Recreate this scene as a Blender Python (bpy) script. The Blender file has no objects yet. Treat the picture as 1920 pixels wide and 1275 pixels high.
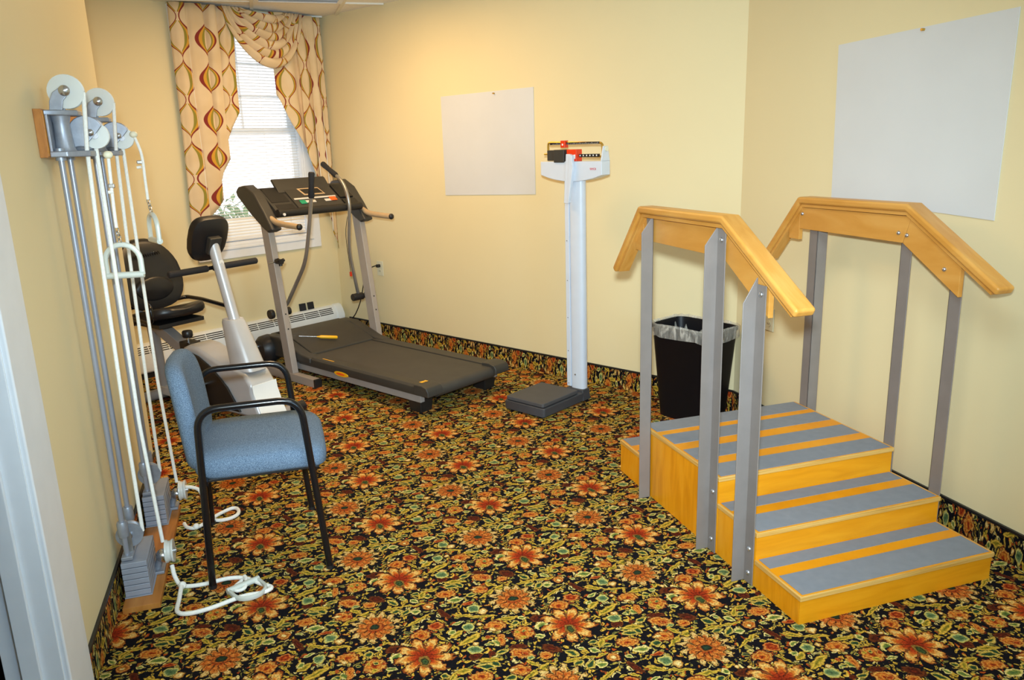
import bpy, bmesh, math, random
from mathutils import Vector, Matrix
random.seed(7)
PI = math.pi
SC = bpy.context.scene
COL = SC.collection

# ------------------------------------------------------------------ camera
def rad(d): return d * PI / 180
F_PX = 1467.68                                   # focal length in pixels of the 1920 wide frame
PITCH, ROLL, HEAD = rad(14.114), rad(-1.808), rad(17.318)
cam_d = bpy.data.cameras.new('camera')
cam_d.sensor_fit = 'HORIZONTAL'
cam_d.sensor_width = 36
cam_d.lens = F_PX / 1920 * 36
cam_d.clip_start = .03
cam = bpy.data.objects.new('camera', cam_d)
COL.objects.link(cam)
_rz = Matrix.Rotation(-HEAD, 3, 'Z')
_rx = Matrix.Rotation(-PITCH, 3, 'X')
def _cam(v):                                     # camera (right, forward, up) to world
    x, y, z = v
    c, s = math.cos(ROLL), math.sin(ROLL)
    return _rz @ (_rx @ Vector((c * x - s * z, y, s * x + c * z)))
_r, _f, _u = _cam((1, 0, 0)), _cam((0, 1, 0)), _cam((0, 0, 1))
_m = Matrix(((_r.x, _u.x, -_f.x, 0), (_r.y, _u.y, -_f.y, 0), (_r.z, _u.z, -_f.z, 1.5), (0, 0, 0, 1)))
cam.matrix_world = _m
SC.camera = cam

# ------------------------------------------------------------------ world, exposure and large lights
w = bpy.data.worlds.new('daylight')
SC.world = w
w.use_nodes = True
bg = w.node_tree.nodes['Background']
bg.inputs['Color'].default_value = (.97, .98, 1, 1)
bg.inputs['Strength'].default_value = 1.75
SC.view_settings.view_transform = 'Standard'
SC.view_settings.look = 'None'
SC.view_settings.gamma = 1
SC.view_settings.exposure = 0.16
SC.view_settings.use_curve_mapping = False

def lamp(name, kind, loc, energy, color, size=.1, size_y=None, target=None, spot=None, blend=.5):
    d = bpy.data.lights.new(name, kind)
    d.energy = energy
    d.color = color
    if kind == 'AREA':
        d.shape = 'RECTANGLE'
        d.size = size
        d.size_y = size_y or size
    else:
        d.shadow_soft_size = size
    if kind == 'SPOT':
        d.spot_size = spot
        d.spot_blend = blend
    o = bpy.data.objects.new(name, d)
    o.location = loc
    if target is not None:
        o.rotation_euler = (Vector(target) - Vector(loc)).to_track_quat('-Z', 'Y').to_euler()
    COL.objects.link(o)
    return o

CEIL = 2.49
# the photographer's flash, on top of the camera
lamp('camera_flash', 'SPOT', (-.03, -.02, 1.66), 570, (.74, .91, 1), size=.05, target=(1.42, 4, .72), spot=rad(79), blend=1.0)
# fluorescent ceiling lights (their fixtures are built with the ceiling)
FIXTURES = [(.39, 4.74), (1.0, 1.05), (1.0, -1.0)]
WARM = (1, .58, .19)
for i, (fx, fy) in enumerate(FIXTURES):
    lamp('ceiling_tubes', 'AREA', (fx, fy, CEIL - .035), (23, 17, 11)[i], WARM if i == 0 else (.60, .84, 1), size=.52, size_y=1.1)
# daylight from the windows of the room behind the camera
lamp('rear_window_daylight', 'AREA', (1.6, -2.1, 1.5), 60, (.34, .64, 1), size=1.0, size_y=1.3, target=(-.6, 2.2, 1.0))

# ------------------------------------------------------------------ colour and node helpers
def lin(h):
    h = h.lstrip('#')
    o = []
    for i in (0, 2, 4):
        c = int(h[i:i + 2], 16) / 255
        o.append(c / 12.92 if c <= .04045 else ((c + .055) / 1.055) ** 2.4)
    return (o[0], o[1], o[2], 1)

class NT:
    def __init__(s, name):
        s.m = bpy.data.materials.new(name)
        s.m.use_nodes = True
        s.t = s.m.node_tree
        s.b = s.t.nodes['Principled BSDF']
    def n(s, kind, **kw):
        nd = s.t.nodes.new(kind)
        for k, v in kw.items(): setattr(nd, k, v)
        return nd
    def put(s, sock, v):
        if isinstance(v, bpy.types.NodeSocket): s.t.links.new(v, sock)
        elif v is not None: sock.default_value = v
    def math(s, op, a, b=None, c=None, clamp=False):
        nd = s.n('ShaderNodeMath', operation=op, use_clamp=clamp)
        for i, v in enumerate((a, b, c)):
            if v is not None: s.put(nd.inputs[i], v)
        return nd.outputs[0]
    def vec(s, op, a, b=None, c=None, out=0):
        nd = s.n('ShaderNodeVectorMath', operation=op)
        for i, v in enumerate((a, b, c)):
            if v is not None: s.put(nd.inputs[i], v)
        return nd.outputs[out]
    def mix(s, fac, a, b, blend='MIX'):
        nd = s.n('ShaderNodeMix', data_type='RGBA', blend_type=blend)
        s.put(nd.inputs[0], fac); s.put(nd.inputs[6], a); s.put(nd.inputs[7], b)
        return nd.outputs[2]
    def ramp(s, fac, stops, interp='LINEAR'):
        nd = s.n('ShaderNodeValToRGB')
        cr = nd.color_ramp
        cr.interpolation = interp
        while len(cr.elements) < len(stops): cr.elements.new(.5)
        for e, (p, c) in zip(cr.elements, stops):
            e.position = p
            e.color = c if not isinstance(c, str) else lin(c)
        s.put(nd.inputs[0], fac)
        return nd.outputs[0]
    def noise(s, vec, scale, detail=3, rough=.5, dist=0):
        nd = s.n('ShaderNodeTexNoise')
        nd.inputs['Scale'].default_value = scale
        nd.inputs['Detail'].default_value = detail
        nd.inputs['Roughness'].default_value = rough
        nd.inputs['Distortion'].default_value = dist
        s.put(nd.inputs['Vector'], vec)
        return nd.outputs[0]
    def obj(s):
        return s.n('ShaderNodeTexCoord').outputs['Object']
    def uv(s):
        return s.n('ShaderNodeTexCoord').outputs['UV']
    def scaled(s, v, sc):
        return s.vec('MULTIPLY', v, sc)
    def bump(s, h, strength=.2, dist=.002):
        nd = s.n('ShaderNodeBump')
        nd.inputs['Strength'].default_value = strength
        nd.inputs['Distance'].default_value = dist
        s.put(nd.inputs['Height'], h)
        s.t.links.new(nd.outputs[0], s.b.inputs['Normal'])
    def set(s, color=None, rough=None, metal=None, spec=None, **kw):
        if color is not None: s.put(s.b.inputs['Base Color'], color)
        if rough is not None: s.put(s.b.inputs['Roughness'], rough)
        if metal is not None: s.put(s.b.inputs['Metallic'], metal)
        if spec is not None: s.put(s.b.inputs['Specular IOR Level'], spec)
        for k, v in kw.items(): s.put(s.b.inputs[k], v)
        return s.m

def plain(name, h, rough=.5, metal=0., spec=.5, var=.06, scale=14, bump=0., bscale=300):
    """a base colour with slight procedural unevenness"""
    t = NT(name)
    o = t.obj()
    c = lin(h)
    d = tuple(x * (1 - var) for x in c[:3]) + (1,)
    e = tuple(min(1, x * (1 + var)) for x in c[:3]) + (1,)
    col = t.ramp(t.noise(o, scale, 3), [(.3, d), (.7, e)])
    if bump: t.bump(t.noise(o, bscale, 2), bump, .001)
    return t.set(col, rough, metal, spec)

M = {}
M['wall'] = plain('wall_paint', '#e6d6aa', .55, spec=.3, var=.02, scale=1.2, bump=.08, bscale=220)
M['patch'] = plain('blank_panel_paint', '#d4d5d5', .5, var=.02, scale=4)
M['ceiling'] = plain('ceiling_tile', '#f6f2ea', .9, var=.03, scale=60, bump=.3, bscale=140)
M['white'] = plain('white_trim', '#e9ecf0', .38, var=.02)
M['tbar'] = plain('tbar_enamel', '#e6e2d4', .4, var=.02)
M['blind'] = plain('blind_slat', '#f0efec', .5, var=.02)
M['heater'] = plain('heater_enamel', '#eef0ee', .4, var=.02)
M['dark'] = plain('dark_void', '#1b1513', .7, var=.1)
M['darkwood'] = plain('dark_brown_wood', '#2c1713', .4, var=.2)
M['black_plastic'] = plain('black_plastic', '#1a1a1c', .38, var=.1)
M['black_soft'] = plain('black_vinyl', '#1d1d1f', .36, var=.12, bump=.12, bscale=260)
M['black_metal'] = plain('black_tube', '#101013', .22, var=.05)
M['foam'] = plain('black_foam', '#1e1e21', .8, var=.1, bump=.2, bscale=400)
M['tm_dark'] = plain('treadmill_plastic', '#35332f', .5, var=.06, bump=.08, bscale=500)
M['tm_black'] = plain('treadmill_black', '#1c1b1b', .45, var=.08)
M['belt'] = plain('treadmill_belt', '#3d3a35', .62, var=.1, scale=9, bump=.15, bscale=700)
M['tm_grey'] = plain('treadmill_grey', '#a59b92', .42, metal=.1, var=.03)
M['tm_rail'] = plain('treadmill_rail', '#8e8884', .45, var=.04)
M['tan'] = plain('tan_foam', '#b49a76', .75, var=.06, bump=.15, bscale=400)
M['chrome'] = plain('bright_steel', '#c9ccd0', .22, metal=1, var=.05)
M['steel'] = plain('pole_steel', '#a6a29c', .32, metal=.75, var=.05)
M['silver'] = plain('silver_plastic', '#bfc1c4', .32, metal=.2, var=.03)
M['cast'] = plain('cast_aluminium', '#979ca6', .40, metal=.45, var=.12, scale=40, bump=.15, bscale=160)
M['rod'] = plain('guide_rod', '#9ea3b0', .34, metal=.45, var=.05)
M['plate'] = plain('weight_plate', '#989eab', .5, metal=.2, var=.08)
M['nylon'] = plain('nylon_wheel', '#d2d3cc', .35, var=.03)
M['rope'] = plain('white_rope', '#eceae2', .8, var=.06, scale=120, bump=.5, bscale=350)
M['cream'] = plain('cream_stop', '#e8e2c6', .5, var=.03)
M['handle'] = plain('handle_grey', '#c9cdc4', .4, metal=.1, var=.04)
M['post'] = plain('post_paint', '#857c77', .42, metal=.15, var=.05)
M['bolt'] = plain('zinc_bolt', '#c3c6cc', .25, metal=.9, var=.05)
M['scale_white'] = plain('scale_enamel', '#d2d8e2', .3, var=.02)
M['scale_black'] = plain('scale_base', '#3e3f43', .55, var=.06, bump=.12, bscale=400)
M['scale_mat'] = plain('scale_mat', '#48484a', .7, var=.05, bump=.2, bscale=500)
M['brass'] = plain('brass', '#c39a3e', .35, metal=.7, var=.08)
M['red'] = plain('red_plastic', '#e3390f', .4, var=.04)
M['orange_btn'] = plain('orange_button', '#f2611d', .4, var=.03)
M['green_btn'] = plain('green_button', '#1e8f69', .4, var=.03)
M['label'] = plain('label_grey', '#c9c7c2', .5, var=.03)
M['yellow'] = plain('yellow_plastic', '#f0b417', .38, var=.04)
M['redtext'] = plain('red_lettering', '#cf3b38', .5, var=.03)
M['whitetext'] = plain('white_lettering', '#e6e4de', .5, var=.03)
M['outlet'] = plain('outlet_plastic', '#ddd8bd', .4, var=.02)
M['bin'] = plain('bin_black', '#0d0d12', .45, spec=.25, var=.08)
M['leaf'] = plain('shrub_leaf', '#6f8a5c', .6, var=.25, scale=6)
M['outside'] = plain('outside_ground', '#b9b7ae', .8, var=.1)
M['lining'] = plain('curtain_lining', '#e6e2da', .8, var=.02)

def wood(name, light, mid, dark, scale=(3, 40, 40), rough=.3):
    t = NT(name)
    o = t.obj()
    g = t.noise(t.scaled(o, scale), 1.0, 4, .55, .6)
    f = t.noise(t.scaled(o, tuple(x * 4 for x in scale)), 1.0, 2)
    c = t.ramp(g, [(.25, dark), (.5, mid), (.75, light)])
    c = t.mix(t.math('MULTIPLY', f, .22), c, lin(dark))
    return t.set(c, rough, 0, .35)
M['ply'] = wood('varnished_birch_front', '#ea9f1c', '#e29412', '#d4860a', (4, 4, 30), .42)
M['ply_side'] = wood('varnished_birch_side', '#f2a828', '#ea9a16', '#d6860c', (30, 30, 4), .32)
M['rail_wood'] = wood('varnished_birch_rail', '#d8a256', '#cf9344', '#c18334', (30, 3, 12), .34)
M['board_wood'] = wood('board_birch', '#c98a44', '#b87836', '#9c5f26', (30, 3, 12), .45)
M['ply_edge'] = wood('ply_edge', '#e2bd78', '#d7a858', '#b98439', (3, 3, 160), .4)
M['grip'] = plain('grey_grip', '#7c818a', .75, var=.05, scale=30, bump=.35, bscale=900)

def fabric():
    t = NT('blue_grey_fabric')
    o = t.obj()
    n1 = t.noise(o, 420, 2)
    n2 = t.noise(o, 90, 3)
    c = t.ramp(n1, [(.32, '#3f4e62'), (.5, '#5f738a'), (.7, '#869aac')])
    c = t.mix(t.math('MULTIPLY', n2, .35), c, lin('#6a7989'))
    t.bump(n1, .3, .001)
    return t.set(c, .9, 0, .2)
M['fabric'] = fabric()

def liner():
    t = NT('clear_bin_liner')
    o = t.obj()
    n1 = t.noise(t.scaled(o, (26, 26, 9)), 1, 4, .6, 1.5)
    a = t.ramp(n1, [(.35, (.16, .16, .16, 1)), (.55, (.36, .36, .36, 1)), (.68, (.7, .7, .7, 1))])
    t.bump(n1, .6, .004)
    return t.set(lin('#dcd9cf'), .22, 0, .6, Alpha=a)
M['liner'] = liner()

def glass():
    t = NT('window_glass')
    return t.set((1, 1, 1, 1), .02, 0, .5, Alpha=.06)
M['glass'] = glass()

def emit(name, col, st):
    t = NT(name)
    return t.set((.9, .9, .88, 1), .5, 0, .3, **{'Emission Color': col, 'Emission Strength': st})
M['diffuser'] = emit('lit_diffuser', (1, .9, .74, 1), 3.5)

# ------------------------------------------------------------------ carpet (a repeating floral tile, drawn with nodes)
TX, TY = .468, .457                      # repeat of the pattern, metres
AX, AY = .335, 2.06                      # one large lily of the pattern
ELEMS = [
 ('O', 0.0091, 0.1104, 0.0337, 0.0303, 0.39),
 ('R', 0.0641, 0.1424, 0.0268, 0.0215, -0.25),
 ('Y', 0.0568, 0.1738, 0.0122, 0.0061, -0.11),
 ('Y', 0.0886, 0.1651, 0.0129, 0.0064, -0.6),
 ('O', 0.0641, -0.1962, 0.0219, 0.0197, -0.51),
 ('K', 0.0646, -0.1974, 0.0087, 0.0087, -0.47),
 ('O', -0.1866, -0.0841, 0.0386, 0.0232, -0.51),
 ('K', -0.2007, -0.0676, 0.0173, 0.0069, -0.63),
 ('R', -0.178, -0.0915, 0.0112, 0.0101, -0.39),
 ('O', -0.1212, -0.1181, 0.0218, 0.0174, -0.19),
 ('D', -0.0945, -0.0926, 0.0283, 0.017, -0.74),
 ('O', -0.2132, -0.157, 0.032, 0.024, -0.45),
 ('K', -0.2331, -0.1485, 0.0136, 0.0068, -0.02),
 ('R', -0.1928, -0.1644, 0.0087, 0.0087, -0.48),
 ('O', -0.224, 0.077, 0.0344, 0.0258, -0.12),
 ('K', 0.232, 0.0619, 0.0145, 0.0087, -0.53),
 ('R', 0.2078, 0.0286, 0.0077, 0.0077, -0.19),
 ('O', -0.1506, 0.0111, 0.0342, 0.0342, -0.28),
 ('Y', -0.1672, 0.0227, 0.007, 0.007, -0.35),
 ('G', -0.1451, 0.02, 0.007, 0.007, -0.35),
 ('Y', -0.1546, -0.0104, 0.0094, 0.0094, -0.49),
 ('R', -0.1236, 0.0107, 0.0071, 0.0071, -0.17),
 ('O', 0.1361, -0.1454, 0.0362, 0.0235, -0.22),
 ('Y', 0.1459, -0.1372, 0.0236, 0.0095, 0.02),
 ('G', 0.1736, -0.0842, 0.0321, 0.0112, -0.03),
 ('G', 0.1647, -0.1055, 0.0279, 0.0126, -0.26),
 ('C', 0.1619, -0.1915, 0.0281, 0.0155, -0.13),
 ('R', 0.195, -0.2267, 0.0227, 0.0091, 0.0),
 ('G', 0.2172, -0.1805, 0.0176, 0.0141, 0.03),
 ('Y', 0.0253, 0.0631, 0.0348, 0.0077, -0.14),
 ('Y', 0.0816, 0.0302, 0.0376, 0.0083, -0.83),
 ('G', 0.0138, 0.0474, 0.0129, 0.0064, -0.25),
 ('Y', 0.0572, -0.1212, 0.0252, 0.0101, 0.97),
 ('Y', 0.0937, -0.1047, 0.0258, 0.0103, -0.01),
 ('G', 0.0738, -0.1354, 0.0145, 0.0116, 0.17),
 ('Y', 0.0035, -0.1714, 0.0305, 0.0055, 2.9),
 ('Y', -0.0595, -0.1689, 0.0363, 0.008, -3.04),
 ('G', -0.0452, -0.1348, 0.0229, 0.0137, -0.89),
 ('G', -0.0421, -0.1875, 0.02, 0.012, 0.12),
 ('G', -0.0133, -0.205, 0.0224, 0.0135, 0.77),
 ('C', 0.0173, -0.214, 0.0182, 0.0146, -0.1),
 ('C', 0.0255, -0.1482, 0.0184, 0.011, -0.89),
 ('Y', 0.0159, 0.1929, 0.0484, 0.0078, 0.49),
 ('Y', -0.1932, -0.1907, 0.0359, 0.0108, 0.57),
 ('Y', -0.138, -0.169, 0.0308, 0.0139, 0.23),
 ('Y', 0.159, 0.1697, 0.0343, 0.0086, -0.59),
 ('Y', 0.2242, 0.1416, 0.0408, 0.0073, -0.28),
 ('T', 0.2036, 0.1947, 0.0221, 0.0221, -0.8),
 ('K', 0.2305, 0.1694, 0.0145, 0.0145, -0.93),
 ('T', 0.1617, 0.1011, 0.02, 0.022, -0.28),
 ('C', 0.1354, 0.1316, 0.0196, 0.0079, 0.29),
 ('K', 0.1995, 0.1043, 0.009, 0.009, -0.02),
 ('D', 0.1048, 0.1985, 0.0339, 0.0102, -1.18),
 ('T', 0.1512, -0.0168, 0.0245, 0.022, -0.47),
 ('D', 0.1456, -0.0474, 0.0182, 0.0164, 0.02),
 ('K', 0.1606, 0.0088, 0.0102, 0.0081, -0.08),
 ('Y', 0.1502, 0.0353, 0.0449, 0.0135, 0.44),
 ('Y', 0.1168, 0.0763, 0.0255, 0.0127, 0.55),
 ('C', 0.1075, 0.0919, 0.0145, 0.0101, 0.57),
 ('O', -0.2251, 0.0014, 0.0305, 0.0122, -1.72),
 ('C', -0.0836, 0.0251, 0.0233, 0.0186, 0.77),
 ('C', -0.1063, -0.0215, 0.0171, 0.0086, -0.21),
 ('K', -0.0849, 0.0979, 0.0073, 0.0073, -0.28),
 ('K', -0.0505, 0.0862, 0.0065, 0.0065, -0.27),
 ('Y', -0.1755, 0.1024, 0.0362, 0.0091, -0.07),
 ('G', -0.1585, 0.0697, 0.0143, 0.0129, 0.03),
 ('D', -0.0764, 0.0664, 0.0306, 0.0183, -0.22),
 ('C', -0.1268, 0.0895, 0.0122, 0.0122, -0.13),
 ('Y', -0.102, 0.1126, 0.0155, 0.0093, 0.75),
 ('G', 0.0368, -0.1075, 0.0136, 0.0109, -0.44),
 ('C', -0.0094, -0.124, 0.0109, 0.0087, -0.69),
 ('G', 0.2244, -0.0569, 0.0197, 0.0118, 0.02),
 ('Y', 0.1847, -0.0809, 0.0361, 0.0108, -0.26),
 ('G', 0.1922, -0.1042, 0.0191, 0.0114, -0.99),
 ('Y', -0.1718, -0.1411, 0.0222, 0.0078, -0.94),
 ('C', 0.2256, -0.0065, 0.0173, 0.0104, -1.05),
 ('G', 0.2052, -0.0048, 0.0129, 0.0104, 0.08),
 ('Y', 0.0365, -0.1748, 0.0205, 0.0062, 0.12),
 ('C', 0.1121, -0.2063, 0.0117, 0.007, -0.45),
 ('Y', 0.193, 0.0274, 0.0077, 0.0061, 0.36),
 ('G', -0.1943, 0.0273, 0.0066, 0.0053, 0.04),
 ('D', -0.1865, -0.0485, 0.0273, 0.0109, -0.22),
 ('Y', -0.1937, -0.0264, 0.0079, 0.0055, -0.04),
 ('C', 0.1953, -0.009, 0.0091, 0.0064, -0.22),
 ('D', 0.195, -0.0536, 0.0111, 0.0088, 0.34),
 ('T', -0.1679, -0.1146, 0.0126, 0.0088, 0.02),
 ('Y', -0.1018, -0.1523, 0.0081, 0.0057, 0.08),
 ('G', -0.0112, 0.1455, 0.0072, 0.0065, 0.06),
 ('K', -0.0153, 0.1393, 0.0052, 0.0052, -0.07),
 ('Y', 0.0637, 0.0808, 0.0224, 0.0056, -1.04),
 ('G', 0.0499, 0.0769, 0.0111, 0.0067, -0.89),
]

PAL = {
 'O': [(0, '#7e2a10'), (.2, '#b84c1a'), (.4, '#e29a3e'), (.58, '#b8541a'), (.76, '#e6b056'), (.9, '#8a3414'), (1, '#15131a')],
 'R': [(0, '#cf6426'), (.35, '#8a280e'), (.6, '#b84e1c'), (.8, '#e0964a'), (.92, '#6a200d'), (1, '#15131a')],
 'D': [(0, '#7a2c14'), (.5, '#4d2012'), (.8, '#7a3e1a'), (1, '#15131a')],
 'K': [(0, '#f8e6aa'), (.5, '#ecca7e'), (.8, '#c98e3e'), (1, '#15131a')],
 'Y': [(0, '#6f6c28'), (.3, '#ab932e'), (.6, '#e6bd4e'), (.85, '#c09a38'), (1, '#15131a')],
 'G': [(0, '#28442c'), (.4, '#3a5636'), (.58, '#c4a640'), (.82, '#e4c668'), (1, '#15131a')],
 'C': [(0, '#526c3c'), (.4, '#8a9444'), (.6, '#e2cc74'), (.85, '#eedb92'), (1, '#15131a')],
 'T': [(0, '#486644'), (.45, '#7a8e5c'), (.65, '#c4c07a'), (.85, '#dac25c'), (1, '#15131a')],
}
def carpet():
    t = NT('floral_carpet')
    uv = t.uv()
    # a little unevenness of the drawn outlines, and the tufts of the pile
    wob = t.n('ShaderNodeTexNoise')
    wob.inputs['Scale'].default_value = 48
    wob.inputs['Detail'].default_value = 2
    t.put(wob.inputs['Vector'], uv)
    p = t.vec('MULTIPLY_ADD', t.vec('SUBTRACT', wob.outputs[1], (.5, .5, .5)), (.020, .020, 0), uv)
    tile = t.vec('WRAP', p, (AX + TX / 2, AY + TY / 2, 1), (AX - TX / 2, AY - TY / 2, -1))
    fine = t.math('MULTIPLY_ADD', t.noise(tile, 95, 2), .9, -.45)
    sc_ = t.n('ShaderNodeVectorMath', operation='SCALE')
    t.put(sc_.inputs[0], tile)
    t.put(sc_.inputs['Scale'], t.math('MULTIPLY_ADD', fine, 1e-7, 1.0))
    tile_d = sc_.outputs[0]
    navy = lin('#14131a')
    # small filler leaves on the dark ground
    wob2 = t.n('ShaderNodeTexNoise')
    wob2.inputs['Scale'].default_value = 26
    wob2.inputs['Detail'].default_value = 1
    t.put(wob2.inputs['Vector'], tile)
    vo = t.n('ShaderNodeTexVoronoi')
    vo.inputs['Scale'].default_value = 72
    t.put(vo.inputs['Vector'], t.vec('MULTIPLY_ADD', t.vec('SUBTRACT', wob2.outputs[1], (.5, .5, .5)), (.05, .05, 0), tile))
    vf = t.math('MULTIPLY_ADD', fine, .35, vo.outputs['Distance'])
    sep = t.n('ShaderNodeSeparateColor')
    t.put(sep.inputs[0], vo.outputs['Color'])
    rim = t.ramp(sep.outputs[0], [(0, '#d2a83f'), (.22, '#a8964a'), (.4, '#e2b545'), (.58, '#ecd488'), (.74, '#bc561c'), (.88, '#8c8240')], 'CONSTANT')
    heart = t.ramp(sep.outputs[2], [(0, '#2c4030'), (.4, '#3b4f30'), (.6, '#7a7a2c'), (.8, '#c7a94a')], 'CONSTANT')
    lc = t.mix(t.math('MULTIPLY_ADD', vf, 12.0, -2.2, clamp=True), heart, rim)
    body = t.math('MULTIPLY_ADD', vf, -12.0, 5.9, clamp=True)
    keep = t.math('LESS_THAN', sep.outputs[1], .80)
    col = t.mix(t.math('MULTIPLY', body, keep), navy, lc)
    def local(x, y, rx, ry, rot, tree=None, tl=None):
        v = t.vec('WRAP', tile, (AX + x + TX / 2, AY + y + TY / 2, 1), (AX + x - TX / 2, AY + y - TY / 2, -1))
        mp = t.n('ShaderNodeMapping', vector_type='TEXTURE')
        t.put(mp.inputs['Vector'], v)
        mp.inputs['Location'].default_value = (AX + x, AY + y, 0)
        mp.inputs['Rotation'].default_value = (0, 0, rot)
        mp.inputs['Scale'].default_value = (rx, ry, 1)
        return mp.outputs[0]
    def paint(col, f, pal, limit=1.0):
        return t.mix(t.math('LESS_THAN', f, limit), col, t.ramp(f, pal))
    # one node group for each kind of motif; each motif of the repeat is one group node.
    # the groups pass on one number: kind of motif + distance from its middle
    order = 'DGTCYKOR'
    def motif(k):
        gt = bpy.data.node_groups.new('motif_' + k, 'ShaderNodeTree')
        for nm, ty in (('Value', 'NodeSocketFloat'), ('Tile', 'NodeSocketVector'), ('Fine', 'NodeSocketFloat'), ('Hi', 'NodeSocketVector'), ('Lo', 'NodeSocketVector'),
                       ('Loc', 'NodeSocketVector'), ('Along', 'NodeSocketVector'), ('Across', 'NodeSocketVector')):
            gt.interface.new_socket(nm, in_out='INPUT', socket_type=ty)
        gt.interface.new_socket('Value', in_out='OUTPUT', socket_type='NodeSocketFloat')
        g = NT.__new__(NT)
        g.t = gt
        gi = g.n('NodeGroupInput').outputs
        v = g.vec('SUBTRACT', g.vec('WRAP', gi['Tile'], gi['Hi'], gi['Lo']), gi['Loc'])
        qx = g.vec('DOT_PRODUCT', v, gi['Along'], out=1)
        qy = g.vec('DOT_PRODUCT', v, gi['Across'], out=1)
        if k in 'YGCT':
            f = g.math('MULTIPLY_ADD', qx, qx, g.math('ABSOLUTE', qy))
            f = g.math('MULTIPLY_ADD', gi['Fine'], .28, f)
        else:
            f = g.math('SQRT', g.math('MULTIPLY_ADD', qx, qx, g.math('MULTIPLY', qy, qy)))
            f = g.math('MULTIPLY_ADD', gi['Fine'], .75, f)
        f = g.math('MAXIMUM', f, 0)
        val = g.math('MULTIPLY_ADD', f, .97, 1 + order.index(k))
        m = g.n('ShaderNodeMix', data_type='FLOAT')
        g.put(m.inputs[0], g.math('LESS_THAN', f, 1.0))
        g.put(m.inputs[2], gi['Value'])
        g.put(m.inputs[3], val)
        g.t.links.new(m.outputs[0], g.n('NodeGroupOutput').inputs[0])
        return gt
    groups = {}
    val = 0.0
    for e in sorted(ELEMS, key=lambda e: order.index(e[0]) if e[3] > .016 else 20):
        k, x, y, rx, ry, rot = e
        if k not in groups: groups[k] = motif(k)
        gn = t.n('ShaderNodeGroup', node_tree=groups[k])
        t.put(gn.inputs['Value'], val)
        t.put(gn.inputs['Tile'], tile_d)
        t.put(gn.inputs['Fine'], fine)
        gn.inputs['Hi'].default_value = (AX + x + TX / 2, AY + y + TY / 2, 1)
        gn.inputs['Lo'].default_value = (AX + x - TX / 2, AY + y - TY / 2, -1)
        gn.inputs['Loc'].default_value = (AX + x, AY + y, 0)
        big = 1.06 if k in 'OR' else 1.16
        ra, rb = rx * big, max(ry, .0055) * big
        gn.inputs['Along'].default_value = (math.cos(rot) / ra, math.sin(rot) / ra, 0)
        gn.inputs['Across'].default_value = (-math.sin(rot) / rb, math.cos(rot) / rb, 0)
        val = gn.outputs[0]
    kind = t.math('FLOOR', val)
    frac = t.math('DIVIDE', t.math('FRACT', val), .97)
    for i, k in enumerate(order):
        col = t.mix(t.math('COMPARE', kind, i + 1.0, .1), col, t.ramp(frac, PAL[k]))
    def bloom(col, x, y, R, n, pal, amp, off, vein):
        q = local(x, y, R, R, -.3)
        s = t.n('ShaderNodeSeparateXYZ')
        t.put(s.inputs[0], q)
        ang = t.math('ARCTAN2', s.outputs[1], s.outputs[0])
        ang = t.math('MULTIPLY_ADD', fine, .35, ang)
        pet = t.math('ABSOLUTE', t.math('COSINE', t.math('MULTIPLY_ADD', ang, n / 2, off)))
        edge = t.math('MULTIPLY_ADD', pet, amp, 1 - amp)
        r = t.vec('LENGTH', q, out=1)
        f = t.math('MULTIPLY_ADD', fine, .30, t.math('DIVIDE', r, edge))
        c2 = t.ramp(f, pal)
        streak = t.math('MULTIPLY', t.math('LESS_THAN', pet, .42), t.math('LESS_THAN', f, .93))
        c2 = t.mix(t.math('MULTIPLY', streak, .85), c2, lin(vein))
        return t.mix(t.math('LESS_THAN', f, 1.06), col, c2)
    # daisy-like flower: pale outer petals, orange inner petals, green eye
    bx, by = -.122, .205
    col = bloom(col, bx, by, .088, 13, [(0, '#7e2a10'), (.5, '#943814'), (.66, '#c97c34'), (.84, '#e6c880'), (.95, '#c99c50'), (1, '#15131a')], .42, .2, '#1c1714')
    col = bloom(col, bx, by - .004, .062, 11, [(0, '#8a2c0e'), (.4, '#b84e1a'), (.62, '#e09040'), (.8, '#b8541a'), (.95, '#dc9444'), (1, '#3a1a10')], .36, .0, '#4e1c0e')
    f = t.vec('LENGTH', local(bx, by, .027, .023, -.3), out=1)
    col = paint(col, f, [(0, '#2f4a35'), (.45, '#2c3a28'), (.55, '#2a1810'), (.72, '#c0702e'), (.92, '#a84c1e'), (1, '#5e2410')])
    # lily: cream tips running into red, with a green throat
    col = bloom(col, 0, .004, .096, 9, [(0, '#8f2c10'), (.34, '#b03e18'), (.46, '#c95a22'), (.6, '#dc8a34'), (.76, '#efc674'), (.87, '#dc9844'), (.96, '#96481a'), (1, '#15131a')], .44, .4, '#6e2410')
    f = t.math('ADD', t.vec('LENGTH', local(-.004, -.022, .017, .028, .1), out=1), t.math('MULTIPLY', fine, .3))
    col = paint(col, f, [(0, '#33482a'), (.4, '#4c6034'), (.55, '#23261a'), (.75, '#a8803a'), (1, '#7a4a22')])
    fine2 = t.noise(uv, 170, 2)
    pile = t.noise(uv, 520, 2)
    gm = t.n('ShaderNodeGamma')
    t.put(gm.inputs[0], col)
    gm.inputs[1].default_value = 1.08
    col = gm.outputs[0]
    shade = t.ramp(fine2, [(.32, (.45, .42, .40, 1)), (.5, (.95, .95, .95, 1)), (.68, (1.25, 1.2, 1.1, 1))])
    col = t.mix(1, col, shade, 'MULTIPLY')
    col = t.mix(t.math('MULTIPLY', pile, .5), col, t.mix(1, col, (.45, .45, .45, 1), 'MULTIPLY'))
    t.bump(pile, .5, .004)
    return t.set(col, .95, 0, .12)
M['carpet'] = carpet()

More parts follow.
